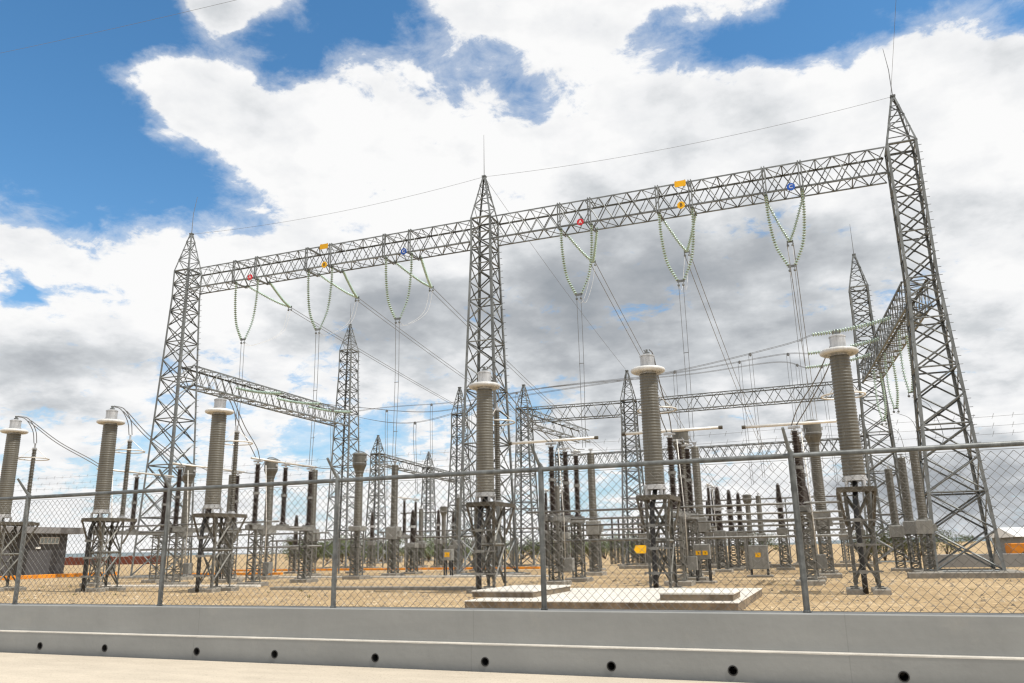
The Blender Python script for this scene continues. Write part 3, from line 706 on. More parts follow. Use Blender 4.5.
for i, x in enumerate(EX):
    make_disc('disconnector of three dark posts, '+('closed','arm turned open')[i//3]+', '+CTN[i], DY[i], i >= 3, (x,DY[i][0],0))
# gang pipes between the phases
for b_ in (0,1):
    xa, xb = (EX[0]-1.2, EX[2]+1.0) if b_ == 0 else (EX[3]-1.1, EX[5]+1.6)
    for k, (y, z) in enumerate(((31.5,2.88),(33.4,2.62),(35.6,2.42),(35.0,1.75))):
        tag(MB().tube([(xa,y,z),(xb,y,z)], .042 if k < 3 else .05, 8).build('gang_pipe', M['steel_light'], None, True),
            '%s operating pipe linking the disconnectors of the %s bay' % (('nearest, topmost','second','third','lowest and rearmost')[k], BAY[b_]), 'operating pipe', 'operating pipes of the disconnectors')
def make_ct(label, loc):
    t = thing('current_transformer', label, 'current transformer', loc, 0, 'bulb-headed current transformers')
    m_ = MB(); mast(m_, 0, 0, .2, 2.55, .27, None, 8, .08, .04); m_.build('lattice_support', M['steel_small'], t)
    MB().cbox(-.55,.55,-.55,.55,-.05,.19,.03).build('footing', M['conc'], t)
    MB().cbox(-.36,.36,-.36,.36,2.56,2.82,.04).build('terminal_box', M['cab'], t)
    MB().lathe(sheds(.225,.205,2.82,5.72,.085,.02), 20).build('ribbed_insulator', M['porc'], t, True)
    MB().lathe([(.22,5.70),(.25,5.74),(.25,5.82),(.30,5.95),(.385,6.16),(.385,6.20),(.40,6.20),(.40,6.25),(.385,6.25),(.385,6.70),(.41,6.70),(.41,6.75),(.36,6.80),(.2,6.86),(.02,6.88)], 40).build('bulb_head', M['porc'], t)
    h = MB()
    for s_ in (-1,1): h.box(s_*.40-.05,s_*.40+.05,-.08,.08,6.38,6.5)
    h.lathe([(.395,6.2),(.395,6.27)], 24); h.build('head_terminal', M['alu'], t)
    return t
for i in (0,1,2,4,5):
    x = VX[i]+(.1 if i < 3 else .15)
    l = 'bulb-headed grey current transformer '+CTN[i]
    if i == 0: ct0 = make_ct(l, (x,39,0))
    else: dup(ct0, (x,39 if i < 4 else 38.4,0), l)
def make_cvt(label, loc):
    t = thing('voltage_transformer', label, 'voltage transformer', loc, 0, 'capacitor voltage transformers with a box base')
    m_ = MB(); mast(m_, 0, 0, .2, 2.1, .25, None, 7, .075, .04); m_.build('lattice_support', M['steel_small'], t)
    MB().cbox(-.5,.5,-.5,.5,-.05,.19,.03).build('footing', M['conc'], t)
    b = MB().cbox(-.34,.34,-.32,.32,2.12,2.86,.05); b.build('base_tank', M['cab'], t)
    MB().cbox(.345,.5,-.18,.18,2.25,2.62,.03).build('terminal_box', M['cab'], t)
    MB().lathe([(.24,2.86),(.24,2.93)]+sheds(.195,.19,2.93,6.4,.085,.022)+[(.2,6.42),(.2,6.52),(.05,6.55)], 18).build('ribbed_insulator', M['porc'], t, True)
    MB().lathe([(.05,6.55),(.05,6.7)], 8).box(-.1,.1,-.05,.05,6.68,6.76).build('top_terminal', M['alu'], t)
    return t
for i, x in enumerate(VX):
    l = 'straight grey voltage transformer under the droppers of the %s, %s beam' % (PH[i%3], BAY[i//3])
    if i == 0: cv0 = make_cvt(l, (x,CVTY,0))
    else: dup(cv0, (x+(0,.35,.1,.35,.1,.05)[i],CVTY,0), l)
for k, (x, y, s_) in enumerate(((3.0,47.3,.80),(3.55,45.4,.86),(3.78,41.2,.84))):
    dup(cv0, (x,y,0), '%s of three straight grey voltage transformers beside the right tall tower' % ('leftmost','middle','rightmost')[k], scale=(.95,.95,s_))

# connecting leads: termination cap -> arrester -> disconnector
for i, x in enumerate(TXX):
    m_ = MB()
    for s_ in (-.09,.09):
        m_.tube(curve([(x+s_,YT,7.9),(x+s_*1.1,YT+.55,7.85),(x+s_*1.1,YT+1.0,7.35),(x+s_,YT+1.15,6.75)], 8), .02, 5)
        e = (EX[i]+s_, DY[i][0], 5.75)
        m_.tube(curve([(x+s_*1.1,YT+.7,7.78),(x+s_+(e[0]-x)*.35,YT+2.2,6.9),(x+s_+(e[0]-x)*.75,YT+3.9,6.2),e], 8), .02, 5)
    tag(m_.build('connecting_lead', M['wire']), 'curved twin lead from the cap of the termination '+ORD[i], 'connecting lead', 'curved leads of the cable terminations')
    # lead from the disconnector on to the CVT
    m_ = MB(); m_.tube(curve([(EX[i],DY[i][2],5.75),(EX[i]*.6+VX[i]*.4,37.2,5.9),(VX[i],39,6.95),(VX[i],41,6.6),(VX[i],CVTY,6.75)], 8), .022, 5)
    tag(m_.build('connecting_lead', M['wire']), 'sagging lead along the equipment under the %s of the %s beam' % (PH[i%3], BAY[i//3]), 'connecting lead', 'leads along the rear equipment')

# ------------------------------------------------------------------ breakers and other equipment deeper in the yard
def make_breaker(label, loc):
    t = thing('circuit_breaker', label, 'circuit breaker', loc, 0, 'dark circuit breaker poles')
    m_ = MB(); mast(m_, 0, 0, .15, 2.1, .3, .24, 6, .08, .045); m_.build('lattice_support', M['steel_small'], t)
    MB().cbox(-.5,.5,-.5,.5,-.05,.17,.03).build('footing', M['conc'], t)
    MB().cbox(-.3,.3,-.25,.25,2.1,2.5,.04).build('drive_housing', M['cab'], t)
    o = MB().lathe([(.2,2.5)]+sheds(.16,.13,2.5,3.7,.07,.05)+[(.17,3.72),(.17,3.9)]+sheds(.17,.08,3.9,5.1,.07,.05)+[(.05,5.2)], 14).build('pole_insulator', M['porc_brown'], t, True)
    MB().lathe([(.2,3.7),(.2,3.9)], 14).box(-.3,.3,-.05,.05,3.78,3.84).build('joint_flange', M['alu'], o)
    return t
BK = [(-6.0,47.3,'right rear, nearest of three in a row',.9),(-5.7,50.2,'right rear, middle of three in a row',.9),(-5.5,53.4,'right rear, farthest of three in a row',.9),(-2.85,50.3,'right rear, alone left of the nearest termination',.95),(-1.4,54.5,'right rear, behind the lone dark pole',.95),
      (-25.6,47.4,'left rear, in the gap left of the middle tall tower',.78),(-20.3,47.6,'rear, beside the left foot of the middle tall tower',.9),(-15.6,48.5,'rear, beside the right foot of the middle tall tower',.95),(-14.6,52.,'rear, second pole right of the middle tall tower',.9),(-31.5,50,'left rear, behind the left bay transformers',.8),(-37,50.5,'left rear, near the left tall tower',.8)]
for k, (x, y, l, s_) in enumerate(BK):
    lb = 'dark circuit breaker pole, '+l
    if k == 0: bk0 = make_breaker(lb, (x,y,0)); bk0.scale = (1,1,s_)
    else: dup(bk0, (x,y,0), lb, scale=(1,1,s_))
for k, (x, y, l, s_) in enumerate(((-22.3,47.4,'in the gap just left of the middle tall tower',.72),(-23.1,52,'farther back, left of the middle tall tower',.72),(-17.3,52.5,'behind the middle tall tower, on its right',.85),(-9.6,56,'far behind the open gap in the right bay',.75))):
    dup(cv0, (x,y,0), 'thin grey voltage transformer standing '+l, scale=(.8,.8,s_))
# a far bank of thin posts seen in the gap of the right bay
def make_thin(label, loc):
    t = thing('post_insulator_stand', label, 'insulator post', loc, 0, 'thin far insulator posts')
    m_ = MB(); mast(m_, 0, 0, .1, 2.0, .22, None, 5, .07, .04); m_.build('lattice_support', M['steel_small'], t)
    MB().lathe([(.13,2.0),(.13,2.06)]+sheds(.075,.065,2.06,3.9,.08,.04)+[(.09,3.9),(.09,3.98)], 8).build('post_insulator', M['porc_brown'], t)
    return t
TH = []
for r_, y in enumerate((68,71.5)):
    for k in range(7): TH.append((-18.9+k*1.15+r_*1.0, y+(k%2)*.6, r_, k))
for q, (x, y, r_, k) in enumerate(TH):
    lb = 'thin dark far insulator post, %s row, %s from left' % (('front','back')[r_], ('first','second','third','fourth','fifth','sixth','seventh')[k])
    if q == 0: th0 = make_thin(lb, (x,y,0))
    else: dup(th0, (x,y,0), lb)
# more far disconnectors as clutter right rear
for k, (x, y) in enumerate(((-2.4,60.5),(-8.3,60.5),(-20.2,58.5),(-33.5,58.5))):
    make_disc('three-post disconnector far in the rear, '+('behind the lone dark breaker pole','behind the row of three breaker poles','behind the middle tall tower','behind the left bay')[k], [y,y+2,y+4], False, (x,y,0))

REAR = []
for k, x in enumerate((-36.8,-30.7,-24.6,-12.6,-6.6,-.6)):
    REAR += [(bk0, x-1.6, 63.5+(k%2), .95, 'dark breaker pole'), (cv0, x+1.2, 67.5, .8, 'grey transformer'), (bk0, x+2.6, 71.5+(k%3)*.6, 1.0, 'dark breaker pole'), (ct0, x-.4, 75.5, .85, 'bulb-headed transformer')]
RN = ['leftmost','second','third','fourth','fifth','sixth']
for q, (src, x, y, s_, nm) in enumerate(REAR):
    dup(src, (x,y,0), '%s far in the %srear yard, %s from left in its row' % (nm, 'deepest ' if q%4 == 2 else '', RN[q//4]), scale=(1,1,s_))['group'] = 'far equipment rows in the rear yard'
for k, (x0, x1, y, z) in enumerate(((-38,-22,64,3.1),(-38,-22,68,4.9),(-14.5,2,64,3.1),(-14.5,2,68,5.0),(-16,1.5,49.2,2.5),(-16,1.5,50.4,2.2),(-38,-20,49,2.3))):
    m_ = MB(); m_.tube([(x0,y,z),(x1,y,z)], .06, 6); j = x0+.5
    while j < x1: m_.bar((j,y,0),(j,y,z),.09); j += 5.3
    tag(m_.build('rigid_busbar', M['steel_light']), 'horizontal rigid tube on posts in the rear yard, %s' % ('left, low','left, high and far','right, low','right, high and far','right, nearest low one','right, second low one','left, nearest')[k], 'busbar tube', 'rigid tubes in the rear yard')
# cabinets and tags
def cabinet(label, loc, w_, d_, z0, z1, plates):
    t = thing('control_cabinet', label, 'control cabinet', loc, 0, 'grey control cabinets')
    MB().cbox(-w_/2,w_/2,-d_/2,d_/2,z0,z1,.03).build('cabinet_body', M['cab'], t)
    MB().box(-w_/2+.03,w_/2-.03,-d_/2-.012,-d_/2-.002,z0+.03,z1-.05).build('cabinet_door', M['cab'], t)
    for s_ in (-1,1):
        for sy in (-1,1): MB().bar((s_*(w_/2-.06),sy*(d_/2-.05),0),(s_*(w_/2-.06),sy*(d_/2-.05),z0),.07).build('leg', M['signdark'], t)
    for px_, pz, s_ in plates:
        p = MB().box(px_-s_/2,px_+s_/2,-d_/2-.02,-d_/2-.014,pz-s_*.42,pz+s_*.42).build('warning_sticker', M['yellow'], t)
        k = MB(); 
        k.bar((px_-.02,-d_/2-.022,pz+s_*.25),(px_+.015,-d_/2-.022,pz),.02,.004,ref=(1,0,0)); k.bar((px_+.02,-d_/2-.022,pz+.01),(px_-.015,-d_/2-.022,pz-s_*.25),.02,.004,ref=(1,0,0)); k.build('bolt_mark', M['signdark'], p)
    MB().cbox(-w_/2-.15,w_/2+.15,-d_/2-.15,d_/2+.15,-.05,.09,.02).build('footing', M['conc'], t)
cabinet('grey control cabinet with two yellow stickers on dark legs behind the yellow-tagged column', (-5.0,33.4,0), .62, .4, .92, 1.5, ((-.13,1.16,.2),(.14,1.16,.2)))
cabinet('small grey cabinet with one yellow sticker in the rear, right of the breaker row', (-3.4,39.7,0), .85, .5, .35, 1.42, ((0,.98,.24),))
cabinet('grey cabinet on legs behind the second cable termination from the left', (-32.2,37.5,0), .9, .45, .75, 1.5, ())
cabinet('grey cabinet standing beside the left bay circuit breaker, in front of the scrub', (-25.2,53,0), .8, .5, .7, 1.8, ())
cabinet('low cabinet at the left foot of the middle tall tower with a yellow sticker', (-20.0,41.2,0), .5, .35, .9, 1.5, ((0,1.2,.3),))
t = thing('warning_tag', 'yellow hexagonal warning tag fixed to the front of the stand right of the middle', 'warning tag', (-5.74,YT-.60,1.36), 0)
d = MB(); hx = [(-.21,0),(-.14,-.125),(.17,-.125),(.19,.125),(-.14,.125)]
for y in (-.008,.008): d.v += [(a,y,b) for a, b in hx]
d.f += [(0,1,2,3,4),(9,8,7,6,5)]+[(k,k+5,(k+1)%5+5,(k+1)%5) for k in range(5)]; d.build('tag_plate', M['yellow'], t)
MB().bar((-.1,.01,0),(-.1,.10,.0),.02).build('tag_bracket', M['steel'], t)

# ------------------------------------------------------------------ concrete slabs
t = thing('concrete_slab', 'broad pale concrete slab with stained front edge just behind the fence, in the middle', 'concrete slab', (-5.2,22,0))
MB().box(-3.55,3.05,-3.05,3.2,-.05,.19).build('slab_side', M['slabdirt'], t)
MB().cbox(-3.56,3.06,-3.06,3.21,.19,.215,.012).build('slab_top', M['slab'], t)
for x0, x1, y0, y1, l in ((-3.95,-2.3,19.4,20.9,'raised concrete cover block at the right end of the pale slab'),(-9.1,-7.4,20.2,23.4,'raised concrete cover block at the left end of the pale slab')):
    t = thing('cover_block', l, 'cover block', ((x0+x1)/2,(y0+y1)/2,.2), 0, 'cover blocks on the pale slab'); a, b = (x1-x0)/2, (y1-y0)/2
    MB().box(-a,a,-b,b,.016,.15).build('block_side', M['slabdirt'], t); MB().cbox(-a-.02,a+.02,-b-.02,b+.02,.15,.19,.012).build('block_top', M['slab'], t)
for x0, x1, y0, y1, z, l in ((2.6,16,37.2,38.1,.22,'long low concrete trench cover in front of the right tall tower'),(-21.5,-12.5,27.8,28.4,.12,'narrow concrete strip behind the fourth cable termination'),(-47,-38.2,23.2,24.4,.16,'low concrete strip in front of the leftmost cable termination'),
                             (-33,-24,30.0,30.4,.1,'thin concrete strip in front of the left bay disconnectors'),(-36,-14,40.6,41.0,.1,'long thin cable trench cover across the middle of the yard'),(-14,2,55.5,56.2,.2,'pale concrete kerb across the rear of the right bay')):
    tag(MB().cbox(x0,x1,y0,y1,-.05,z,.02).build('concrete_strip', M['conc'] if z > .11 else M['slab']), l, 'concrete strip', 'low concrete strips in the yard')

# loose stones and dry weeds on the gravel
st = MB()
for k in range(5200):
    y = 11+38*R.random()**1.5; x = R.uniform(-1.15*y-8, .42*y+4); r_ = R.uniform(.015,.05)*(1+y/40); n = len(st.v)
    a = R.uniform(0,6)
    for q in range(4): st.v.append((x+r_*R.uniform(.7,1.3)*math.cos(a+q*PI/2), y+r_*R.uniform(.7,1.3)*math.sin(a+q*PI/2), .0))
    st.v.append((x+R.uniform(-.3,.3)*r_, y, r_*R.uniform(.5,1.0)))
    for q in range(4): st.f.append((n+q, n+(q+1)%4, n+4))
tag(st.build('loose_stones', mat('loose_stone', (.36,.29,.2), .95, 0, .3, 5, island=.5)), 'loose stones scattered over the tan gravel yard', 'stones', kind='stuff')
gr = MB()
for k in range(60):
    y = 16+40*R.random(); x = R.uniform(-1.1*y-6, .4*y+3); h_ = R.uniform(.04,.12)
    for q in range(14):
        a = R.uniform(0,6.28); d = Vector((math.cos(a),math.sin(a),0)); b_ = Vector((x,y,0))+d*R.uniform(0,.12); t_ = b_+d*R.uniform(.02,.12)+Vector((0,0,h_*R.uniform(.5,1))); u = Vector((-d.y,d.x,0))*.012
        gr.quad(b_-u, b_+u, t_+u*.2, t_-u*.2)
tag(gr.build('dry_weeds', mat('dry_weed', (.20,.19,.08), .9, 0, .4, 3, island=.4)), 'small tufts of dry weeds growing in the gravel', 'weeds', kind='stuff')
# ------------------------------------------------------------------ surroundings
hut = thing('control_hut', 'dark grey flat-roofed control hut behind the fence at the left edge', 'hut', (-54,45.5,0))
MB().box(-9,0,-14,0,0,3.12).build('wall', M['hut'], hut)
MB().cbox(-9.8,.75,-14.8,.9,3.13,3.58,.03).build('roof', M['hutroof'], hut)
wf = MB(); wf.bar((.03,-2.3,2.86),(.03,-.75,2.86),.05); wf.bar((.03,-2.3,2.42),(.03,-.75,2.42),.05)
for k in range(6): wf.bar((.03,-2.3+k*.31,2.42),(.03,-2.3+k*.31,2.86),.05)
wf = wf.build('window', M['signwhite'], hut); MB().box(.004,.02,-2.3,-.75,2.44,2.84).build('pane', M['pane'], wf)
MB().box(.002,.12,-2.6,-2.25,2.05,2.2).build('wall_lamp', M['signwhite'], hut)
MB().box(.003,.08,-4.2,-3.2,0,2.15).build('door', M['signdark'], hut)
MB().cbox(-1.2,-.6,-3.2,-2.4,3.58,4.0,.05).build('roof_unit', M['signdark'], hut)
for x0, x1, y0, y1, l in ((-53.3,-52.95,33,49.5,'orange painted kerb along the front of the grey hut'),(-49.5,-20.5,57.5,57.85,'orange painted kerb along the rear of the left bay'),(-44.9,-36,47.6,47.9,'short orange painted kerb behind the left tall tower')):
    tag(MB().cbox(x0,x1,y0,y1,-.05,.26 if y1-y0 > 5 else .15,.03).build('orange_kerb', M['orange']), l, 'kerb', 'orange painted kerbs')
bw = thing('boundary_wall', 'long low red-brown boundary wall far away at the left, beyond the hut', 'wall', (-100,112,0))
MB().cbox(-70,-9,-.2,.2,-.1,1.35,.04).build('wall_face', M['brownwall'], bw)
for k in range(13): MB().cbox(-70+k*4.8-.2,-70+k*4.8+.2,-.27,.27,-.1,1.5,.04).build('wall_pillar', M['brownwall'], bw)
tag(MB().cbox(4.6,60,52.8,53.1,-.05,.72,.03).build('boundary_wall', M['greywall']), 'low grey boundary wall behind the right tall tower', 'wall')
wb = thing('warehouse', 'white-roofed low warehouse beyond the yard at the right edge', 'warehouse', (22.3,92,0))
MB().box(-5.6,22,0,16,0,1.75).build('wall', M['greywall'], wb)
rf = MB(); rf.quad((-6.1,-.6,1.76),(22.5,-.6,1.76),(22.5,8,2.75),(-6.1,8,2.75)); rf.quad((-6.1,8,2.75),(22.5,8,2.75),(22.5,16.6,1.76),(-6.1,16.6,1.76)); rf.quad((-6.1,-.6,1.76),(-6.1,8,2.75),(-6.1,16.6,1.76),(-6.1,8,1.7)); rf.build('roof', M['whiteroof'], wb)
for k in range(5): MB().box(-4+k*4.5,-2.6+k*4.5,-.03,-.004,.5,1.2).build('window', M['pane'], wb)
tr = thing('parked_truck', 'orange flatbed truck parked beyond the grey wall at the right edge', 'truck', (12.1,62,0), .1)
MB().cbox(-1.7,2.6,-.7,.7,.55,1.25,.05).build('cargo_bed', M['orange'], tr); MB().cbox(2.7,3.9,-.68,.68,.45,1.5,.2).build('cab', M['orange'], tr); MB().box(2.95,3.6,-.695,-.685,1.0,1.32).build('side_window', M['pane'], tr)
for x in (-1.0,1.4,3.2):
    for s_ in (-1,1): MB().tube([(x,s_*.55,.34),(x,s_*.72,.34)], .34, 16).build('wheel', M['tyre'], tr)

# scrub trees: leaf cards spread through uneven clumps
def make_scrub(name, label, seed, h, wdt, group):
    r_ = random.Random(seed); t = thing(name, label, 'tree', (0,0,0), 0, group); cl = []
    for k in range(11): cl.append((r_.uniform(-.42,.42)*wdt, r_.uniform(-.4,.4)*wdt, r_.uniform(.28,.88)*h, r_.uniform(.13,.26)*wdt))
    tk = MB()
    for c in cl[:6]: tk.tube([(0,0,0),(c[0]*.3,c[1]*.3,c[2]*.5),(c[0],c[1],c[2])], [.07*h/3,.045*h/3,.012], 5)
    tk.build('trunk', M['trunk'], t); lf = MB()
    for cx, cy, cz, cr in cl:
        for k in range(190):
            d = Vector((r_.gauss(0,1), r_.gauss(0,1), r_.gauss(0,1))).normalized()*(cr*r_.random()**.4); d.z *= .75
            p = Vector((cx,cy,max(.08,cz)))+d; s_ = r_.uniform(.05,.11)*h/3
            u = Vector((r_.gauss(0,1), r_.gauss(0,1), r_.gauss(0,.6))).normalized(); v = u.orthogonal().normalized()
            lf.quad(p-u*s_, p+v*s_*.5, p+u*s_, p-v*s_*.5)
    lf.build('crown', M['leaf'], t); return t
SC = [make_scrub('scrub_tree', 'low dense green scrub tree in the line beyond the left rear of the yard', 10+k, 3.1, 4.6, 'scrub trees beyond the yard') for k in range(4)]
first = [True]*4; a = -78.
while a < -24:
    k = R.randrange(4); loc = (a+R.uniform(-.8,.8), 104+R.uniform(-5,9), 0); s_ = R.uniform(.75,1.25)
    if first[k]: o = SC[k]; first[k] = False; o.location = loc
    else: o = dup(SC[k], loc, SC[k]['label'], R.uniform(0,6))
    o.scale = (s_*R.uniform(.9,1.2), s_, s_*R.uniform(.8,1.15)); a += R.uniform(.75,1.4)
for x, y, s_ in ((-9.0,118,1.0),(-12.5,120,1.2),(2.2,72,.75),(3.6,74,.95),(5.2,73,.7),(9.5,86,.8),(6.6,80,.9)):
    o = dup(SC[R.randrange(4)], (x,y,0), 'green scrub tree beyond the right rear of the yard', R.uniform(0,6)); o['group'] = 'scrub trees right rear'; o.scale = (s_,s_,s_)

# ------------------------------------------------------------------ world: sky with cumulus
SUN_EL, SUN_DIR = 57, (.985,-.14)
saz = math.atan2(SUN_DIR[0], SUN_DIR[1])
W = bpy.data.worlds.new('World'); sc.world = W; W.use_nodes = True; nt = W.node_tree; N = nt.nodes; L = nt.links
bg = N['Background']; bg.inputs['Strength'].default_value = 1.0
sky = N.new('ShaderNodeTexSky'); sky.sky_type = 'NISHITA'; sky.sun_disc = False; sky.sun_elevation = math.radians(SUN_EL); sky.sun_rotation = saz
sky.air_density = 1.0; sky.dust_density = .6; sky.ozone_density = 2.0
def math_(op, a, b=None, c=None, clamp=False):
    n = N.new('ShaderNodeMath'); n.operation = op; n.use_clamp = clamp
    for k, v in enumerate((a, b, c)):
        if v is None: continue
        if isinstance(v, (int, float)): n.inputs[k].default_value = v
        else: L.new(v, n.inputs[k])
    return n.outputs[0]
tc = N.new('ShaderNodeTexCoord'); nv = N.new('ShaderNodeVectorMath'); nv.operation = 'NORMALIZE'; L.new(tc.outputs['Generated'], nv.inputs[0])
sp = N.new('ShaderNodeSeparateXYZ'); L.new(nv.outputs[0], sp.inputs[0])
AZ = math_('MULTIPLY', math_('ARCTAN2', sp.outputs[0], sp.outputs[1]), 180/PI); EL = math_('MULTIPLY', math_('ARCSINE', sp.outputs[2]), 180/PI)
den = math_('ADD', math_('MAXIMUM', sp.outputs[2], 0.0), .30)
cb = N.new('ShaderNodeCombineXYZ'); L.new(math_('DIVIDE', sp.outputs[0], den), cb.inputs[0]); L.new(math_('DIVIDE', sp.outputs[1], den), cb.inputs[1])
L.new(math_('MULTIPLY', sp.outputs[2], .8), cb.inputs[2])
def fbm(scale, detail, rough, off=(0,0,0), dist=0.):
    m_ = N.new('ShaderNodeMapping'); m_.inputs['Location'].default_value = off; L.new(cb.outputs[0], m_.inputs['Vector'])
    n = N.new('ShaderNodeTexNoise'); n.inputs['Scale'].default_value = scale; n.inputs['Detail'].default_value = detail; n.inputs['Roughness'].default_value = rough; n.inputs['Distortion'].default_value = dist
    L.new(m_.outputs[0], n.inputs['Vector']); return n.outputs['Fac']
def blobs(lst, base):
    acc = None
    for az, el, sa, se, amp in lst:
        a = math_('DIVIDE', math_('SUBTRACT', AZ, az), sa); e = math_('DIVIDE', math_('SUBTRACT', EL, el), se)
        g_ = math_('EXPONENT', math_('MULTIPLY', math_('ADD', math_('MULTIPLY', a, a), math_('MULTIPLY', e, e)), -1.))
        acc = math_('MULTIPLY_ADD', g_, amp, base if acc is None else acc)
    return acc
COVER = [(-54.6,27.2,8.9,6.6,-1.10),(-48.1,24.1,5.1,2.2,-0.55),(-54.2,32.9,8.9,2.7,-0.60),(-33.2,36.4,4.8,2.1,-0.55),(-36.9,33.2,4.6,1.6,-0.35),(-47.8,33.0,3.3,2.3,-0.50),(-36.3,34.6,4.6,2.4,-0.45),(-26.7,32.4,4.0,1.4,-0.25),(-18.2,31.7,3.6,1.8,-0.30),(-23.4,34.7,3.3,1.3,-0.20),(5.3,34.1,12.5,2.7,-1.00),(-5.5,35.9,4.6,1.8,-0.30),(15.2,29.7,2.1,3.2,-0.40),(13.7,23.7,1.6,2.0,-0.25),(-42.5,24.9,2.9,1.8,-0.42),(-50.6,19.1,10.0,1.7,0.40),(-28.3,33.3,7.2,1.7,-0.10),(-43.0,22.4,3.4,1.2,-0.25),(-55.0,15.8,0.8,0.8,-0.60),(-34.2,32.6,3.1,1.9,0.15),(-41.6,34.8,3.1,1.4,0.75),(-45.7,29.6,3.4,1.3,0.55),(-40.4,29.6,4.3,2.5,0.30),(-20.1,37.2,5.8,1.1,0.40),(-12.7,35.8,4.0,1.7,0.30),(-53.4,23.0,2.3,1.0,0.35),(-35.1,27.6,9.0,4.0,0.20),(-2.0,27.1,14.0,3.8,0.25),(9.9,28.4,3.5,1.7,0.15),(6.4,33.4,1.7,0.5,0.35),(-29.7,7.6,6.4,2.2,-0.36),(-44.5,6.4,9.2,1.7,-0.20),(-50.5,3.4,6.0,1.6,-0.10),(-37.4,3.5,7.9,1.5,-0.22),(-15.2,3.9,4.9,2.4,-0.45),(-22.2,10.4,2.9,1.4,-0.20),(1.9,19.8,1.9,1.3,-0.10)]
SHADE = [(8.0,2.7,6.4,2.5,0.70),(-14.7,15.2,19.0,7.1,0.20),(7.8,13.1,6.7,8.8,0.03),(-46.4,13.8,9.2,3.9,0.06),(-31.7,16.8,9.5,2.4,0.42),(-36.6,14.5,6.3,1.7,0.12),(-7.2,18.6,11.3,4.1,0.62),(-14.3,22.3,4.5,2.8,0.30),(1.0,18.0,4.5,3.3,0.15),(-52.6,11.6,6.0,1.7,0.42),(-13.3,13.7,10.8,2.5,0.25),(-17.6,17.5,4.5,3.6,0.20),(-46.5,14.4,4.3,2.0,0.20),(-51.2,9.5,5.0,1.5,0.20),(3.1,13.7,3.7,2.0,0.20),(8.6,14.9,3.9,3.7,0.10),(-8.0,8.5,13.6,2.1,0.35),(-43.8,20.0,5.3,1.3,0.08),(7.7,4.3,5.4,1.5,0.25),(-27.4,24.6,10.0,3.4,-0.40),(-43.5,16.7,5.2,2.7,-0.35),(-48.6,17.4,4.8,2.5,-0.20)]
f1 = fbm(3.2, 14, .62, (3.1,1.7,.4), .1); f2 = fbm(13.0, 10, .66, (1.2,5.3,2.), .3)
w1 = fbm(3.4, 8, .55, (9.1,4.4,1.)); w2 = fbm(3.4, 8, .55, (2.6,8.8,3.))
AZ0, EL0 = AZ, EL
AZ = math_('MULTIPLY_ADD', math_('SUBTRACT', w1, .5), 13., AZ0)
EL = math_('MULTIPLY_ADD', math_('SUBTRACT', w2, .5), math_('MULTIPLY', EL0, .34), EL0)
cov = blobs(COVER, .62)
cov = math_('ADD', cov, math_('MULTIPLY', math_('SUBTRACT', f1, .5), 1.30)); cov = math_('ADD', cov, math_('MULTIPLY', math_('SUBTRACT', f2, .5), .95))
def smooth(v, lo, hi, tmax=1.):
    m_ = N.new('ShaderNodeMapRange'); m_.interpolation_type = 'SMOOTHSTEP'; m_.inputs['From Min'].default_value = lo; m_.inputs['From Max'].default_value = hi; m_.inputs['To Max'].default_value = tmax
    L.new(v, m_.inputs['Value']); return m_.outputs['Result']
MASK = math_('MAXIMUM', smooth(cov, .26, .52), smooth(cov, .02, .50, .50))
# relief: the same noise sampled a little towards the sun
g1 = fbm(4.2, 7, .55, (5.1,2.7,.4)); g2 = fbm(4.2, 7, .55, (5.1-.05,2.7+.012,.4-.05))
rel = math_('MULTIPLY', math_('SUBTRACT', g1, g2), 2.6)
sh = blobs(SHADE, 0.0)
f3 = fbm(2.2, 7, .52, (7.7,2.2,.1))
sh = math_('MULTIPLY', sh, math_('MULTIPLY_ADD', math_('SUBTRACT', f3, .5), 1.6, 1.0))
thick = math_('MULTIPLY', smooth(cov, .42, .95), .14)
puff = math_('MULTIPLY', math_('SUBTRACT', f2, .5), -.22)
sh = math_('ADD', math_('ADD', math_('ADD', sh, thick), math_('MULTIPLY', rel, .55)), puff)
rp = N.new('ShaderNodeValToRGB'); L.new(sh, rp.inputs['Fac']); e = rp.color_ramp.elements
e[0].position = 0; e[0].color = (.97,.97,.97,1); e[1].position = 1.0; e[1].color = (.34,.37,.405,1)
for p, c in ((.20,(.86,.87,.885,1)),(.42,(.64,.665,.69,1)),(.70,(.45,.475,.505,1))):
    q = rp.color_ramp.elements.new(p); q.color = c
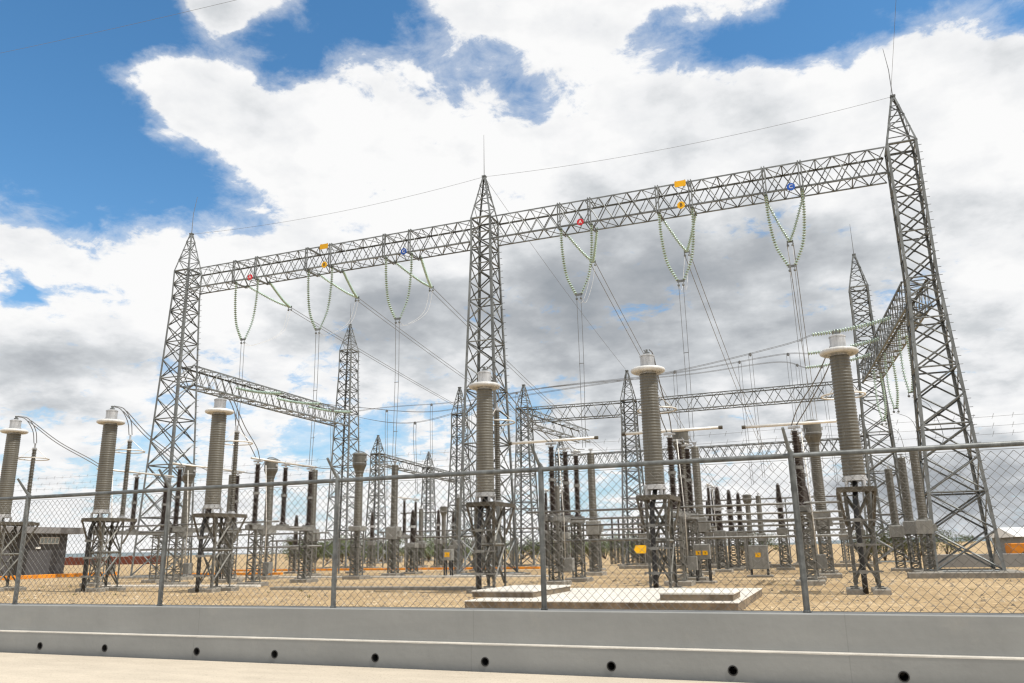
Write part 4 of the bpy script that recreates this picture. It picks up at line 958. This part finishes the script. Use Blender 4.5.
# clear sky colour
skm = N.new('ShaderNodeMix'); skm.data_type = 'RGBA'; skm.blend_type = 'MULTIPLY'; skm.inputs['Factor'].default_value = 1; L.new(sky.outputs[0], skm.inputs['A']); skm.inputs['B'].default_value = (.080,.145,.172,1)
# faint haze near the horizon
hz = N.new('ShaderNodeMix'); hz.data_type = 'RGBA'; L.new(math_('MULTIPLY', math_('EXPONENT', math_('MULTIPLY', EL0, -.13)), .95, clamp=True), hz.inputs['Factor']); L.new(skm.outputs['Result'], hz.inputs['A']); hz.inputs['B'].default_value = (.54,.63,.73,1)
mx = N.new('ShaderNodeMix'); mx.data_type = 'RGBA'; L.new(MASK, mx.inputs['Factor']); L.new(hz.outputs['Result'], mx.inputs['A']); L.new(rp.outputs['Color'], mx.inputs['B'])
L.new(mx.outputs['Result'], bg.inputs['Color'])
try: W.cycles.sampling_method = 'MANUAL'; W.cycles.sample_map_resolution = 512
except Exception: pass

# sun
sl = bpy.data.lights.new('sun', 'SUN'); sl.energy = 4.1; sl.angle = math.radians(.53); sl.color = (1,.955,.88)
so = bpy.data.objects.new('sun', sl); COL.objects.link(so)
ce = math.cos(math.radians(SUN_EL)); sv = Vector((math.sin(saz)*ce, math.cos(saz)*ce, math.sin(math.radians(SUN_EL))))
so.rotation_euler = sv.to_track_quat('Z', 'Y').to_euler(); so.location = sv*200

# ------------------------------------------------------------------ camera
cd = bpy.data.cameras.new('camera'); cd.sensor_width = 36; cd.lens = 28.06; cd.clip_end = 12000; cd.clip_start = .05
co = bpy.data.objects.new('camera', cd); COL.objects.link(co); sc.camera = co
X = Vector((.93032498,.36632966,-.01726332)); Y = Vector((.10782851,-.22824062,.96761523)); Z = Vector((.35052596,-.90205809,-.25183873))
co.matrix_world = Matrix(((X.x,Y.x,Z.x,0),(X.y,Y.y,Z.y,0),(X.z,Y.z,Z.z,1.4297),(0,0,0,1)))
sc.view_settings.view_transform = 'Standard'; sc.view_settings.look = 'None'; sc.view_settings.exposure = 0; sc.view_settings.gamma = 1
sc.cycles.max_bounces = 6; sc.cycles.filter_width = 1.3
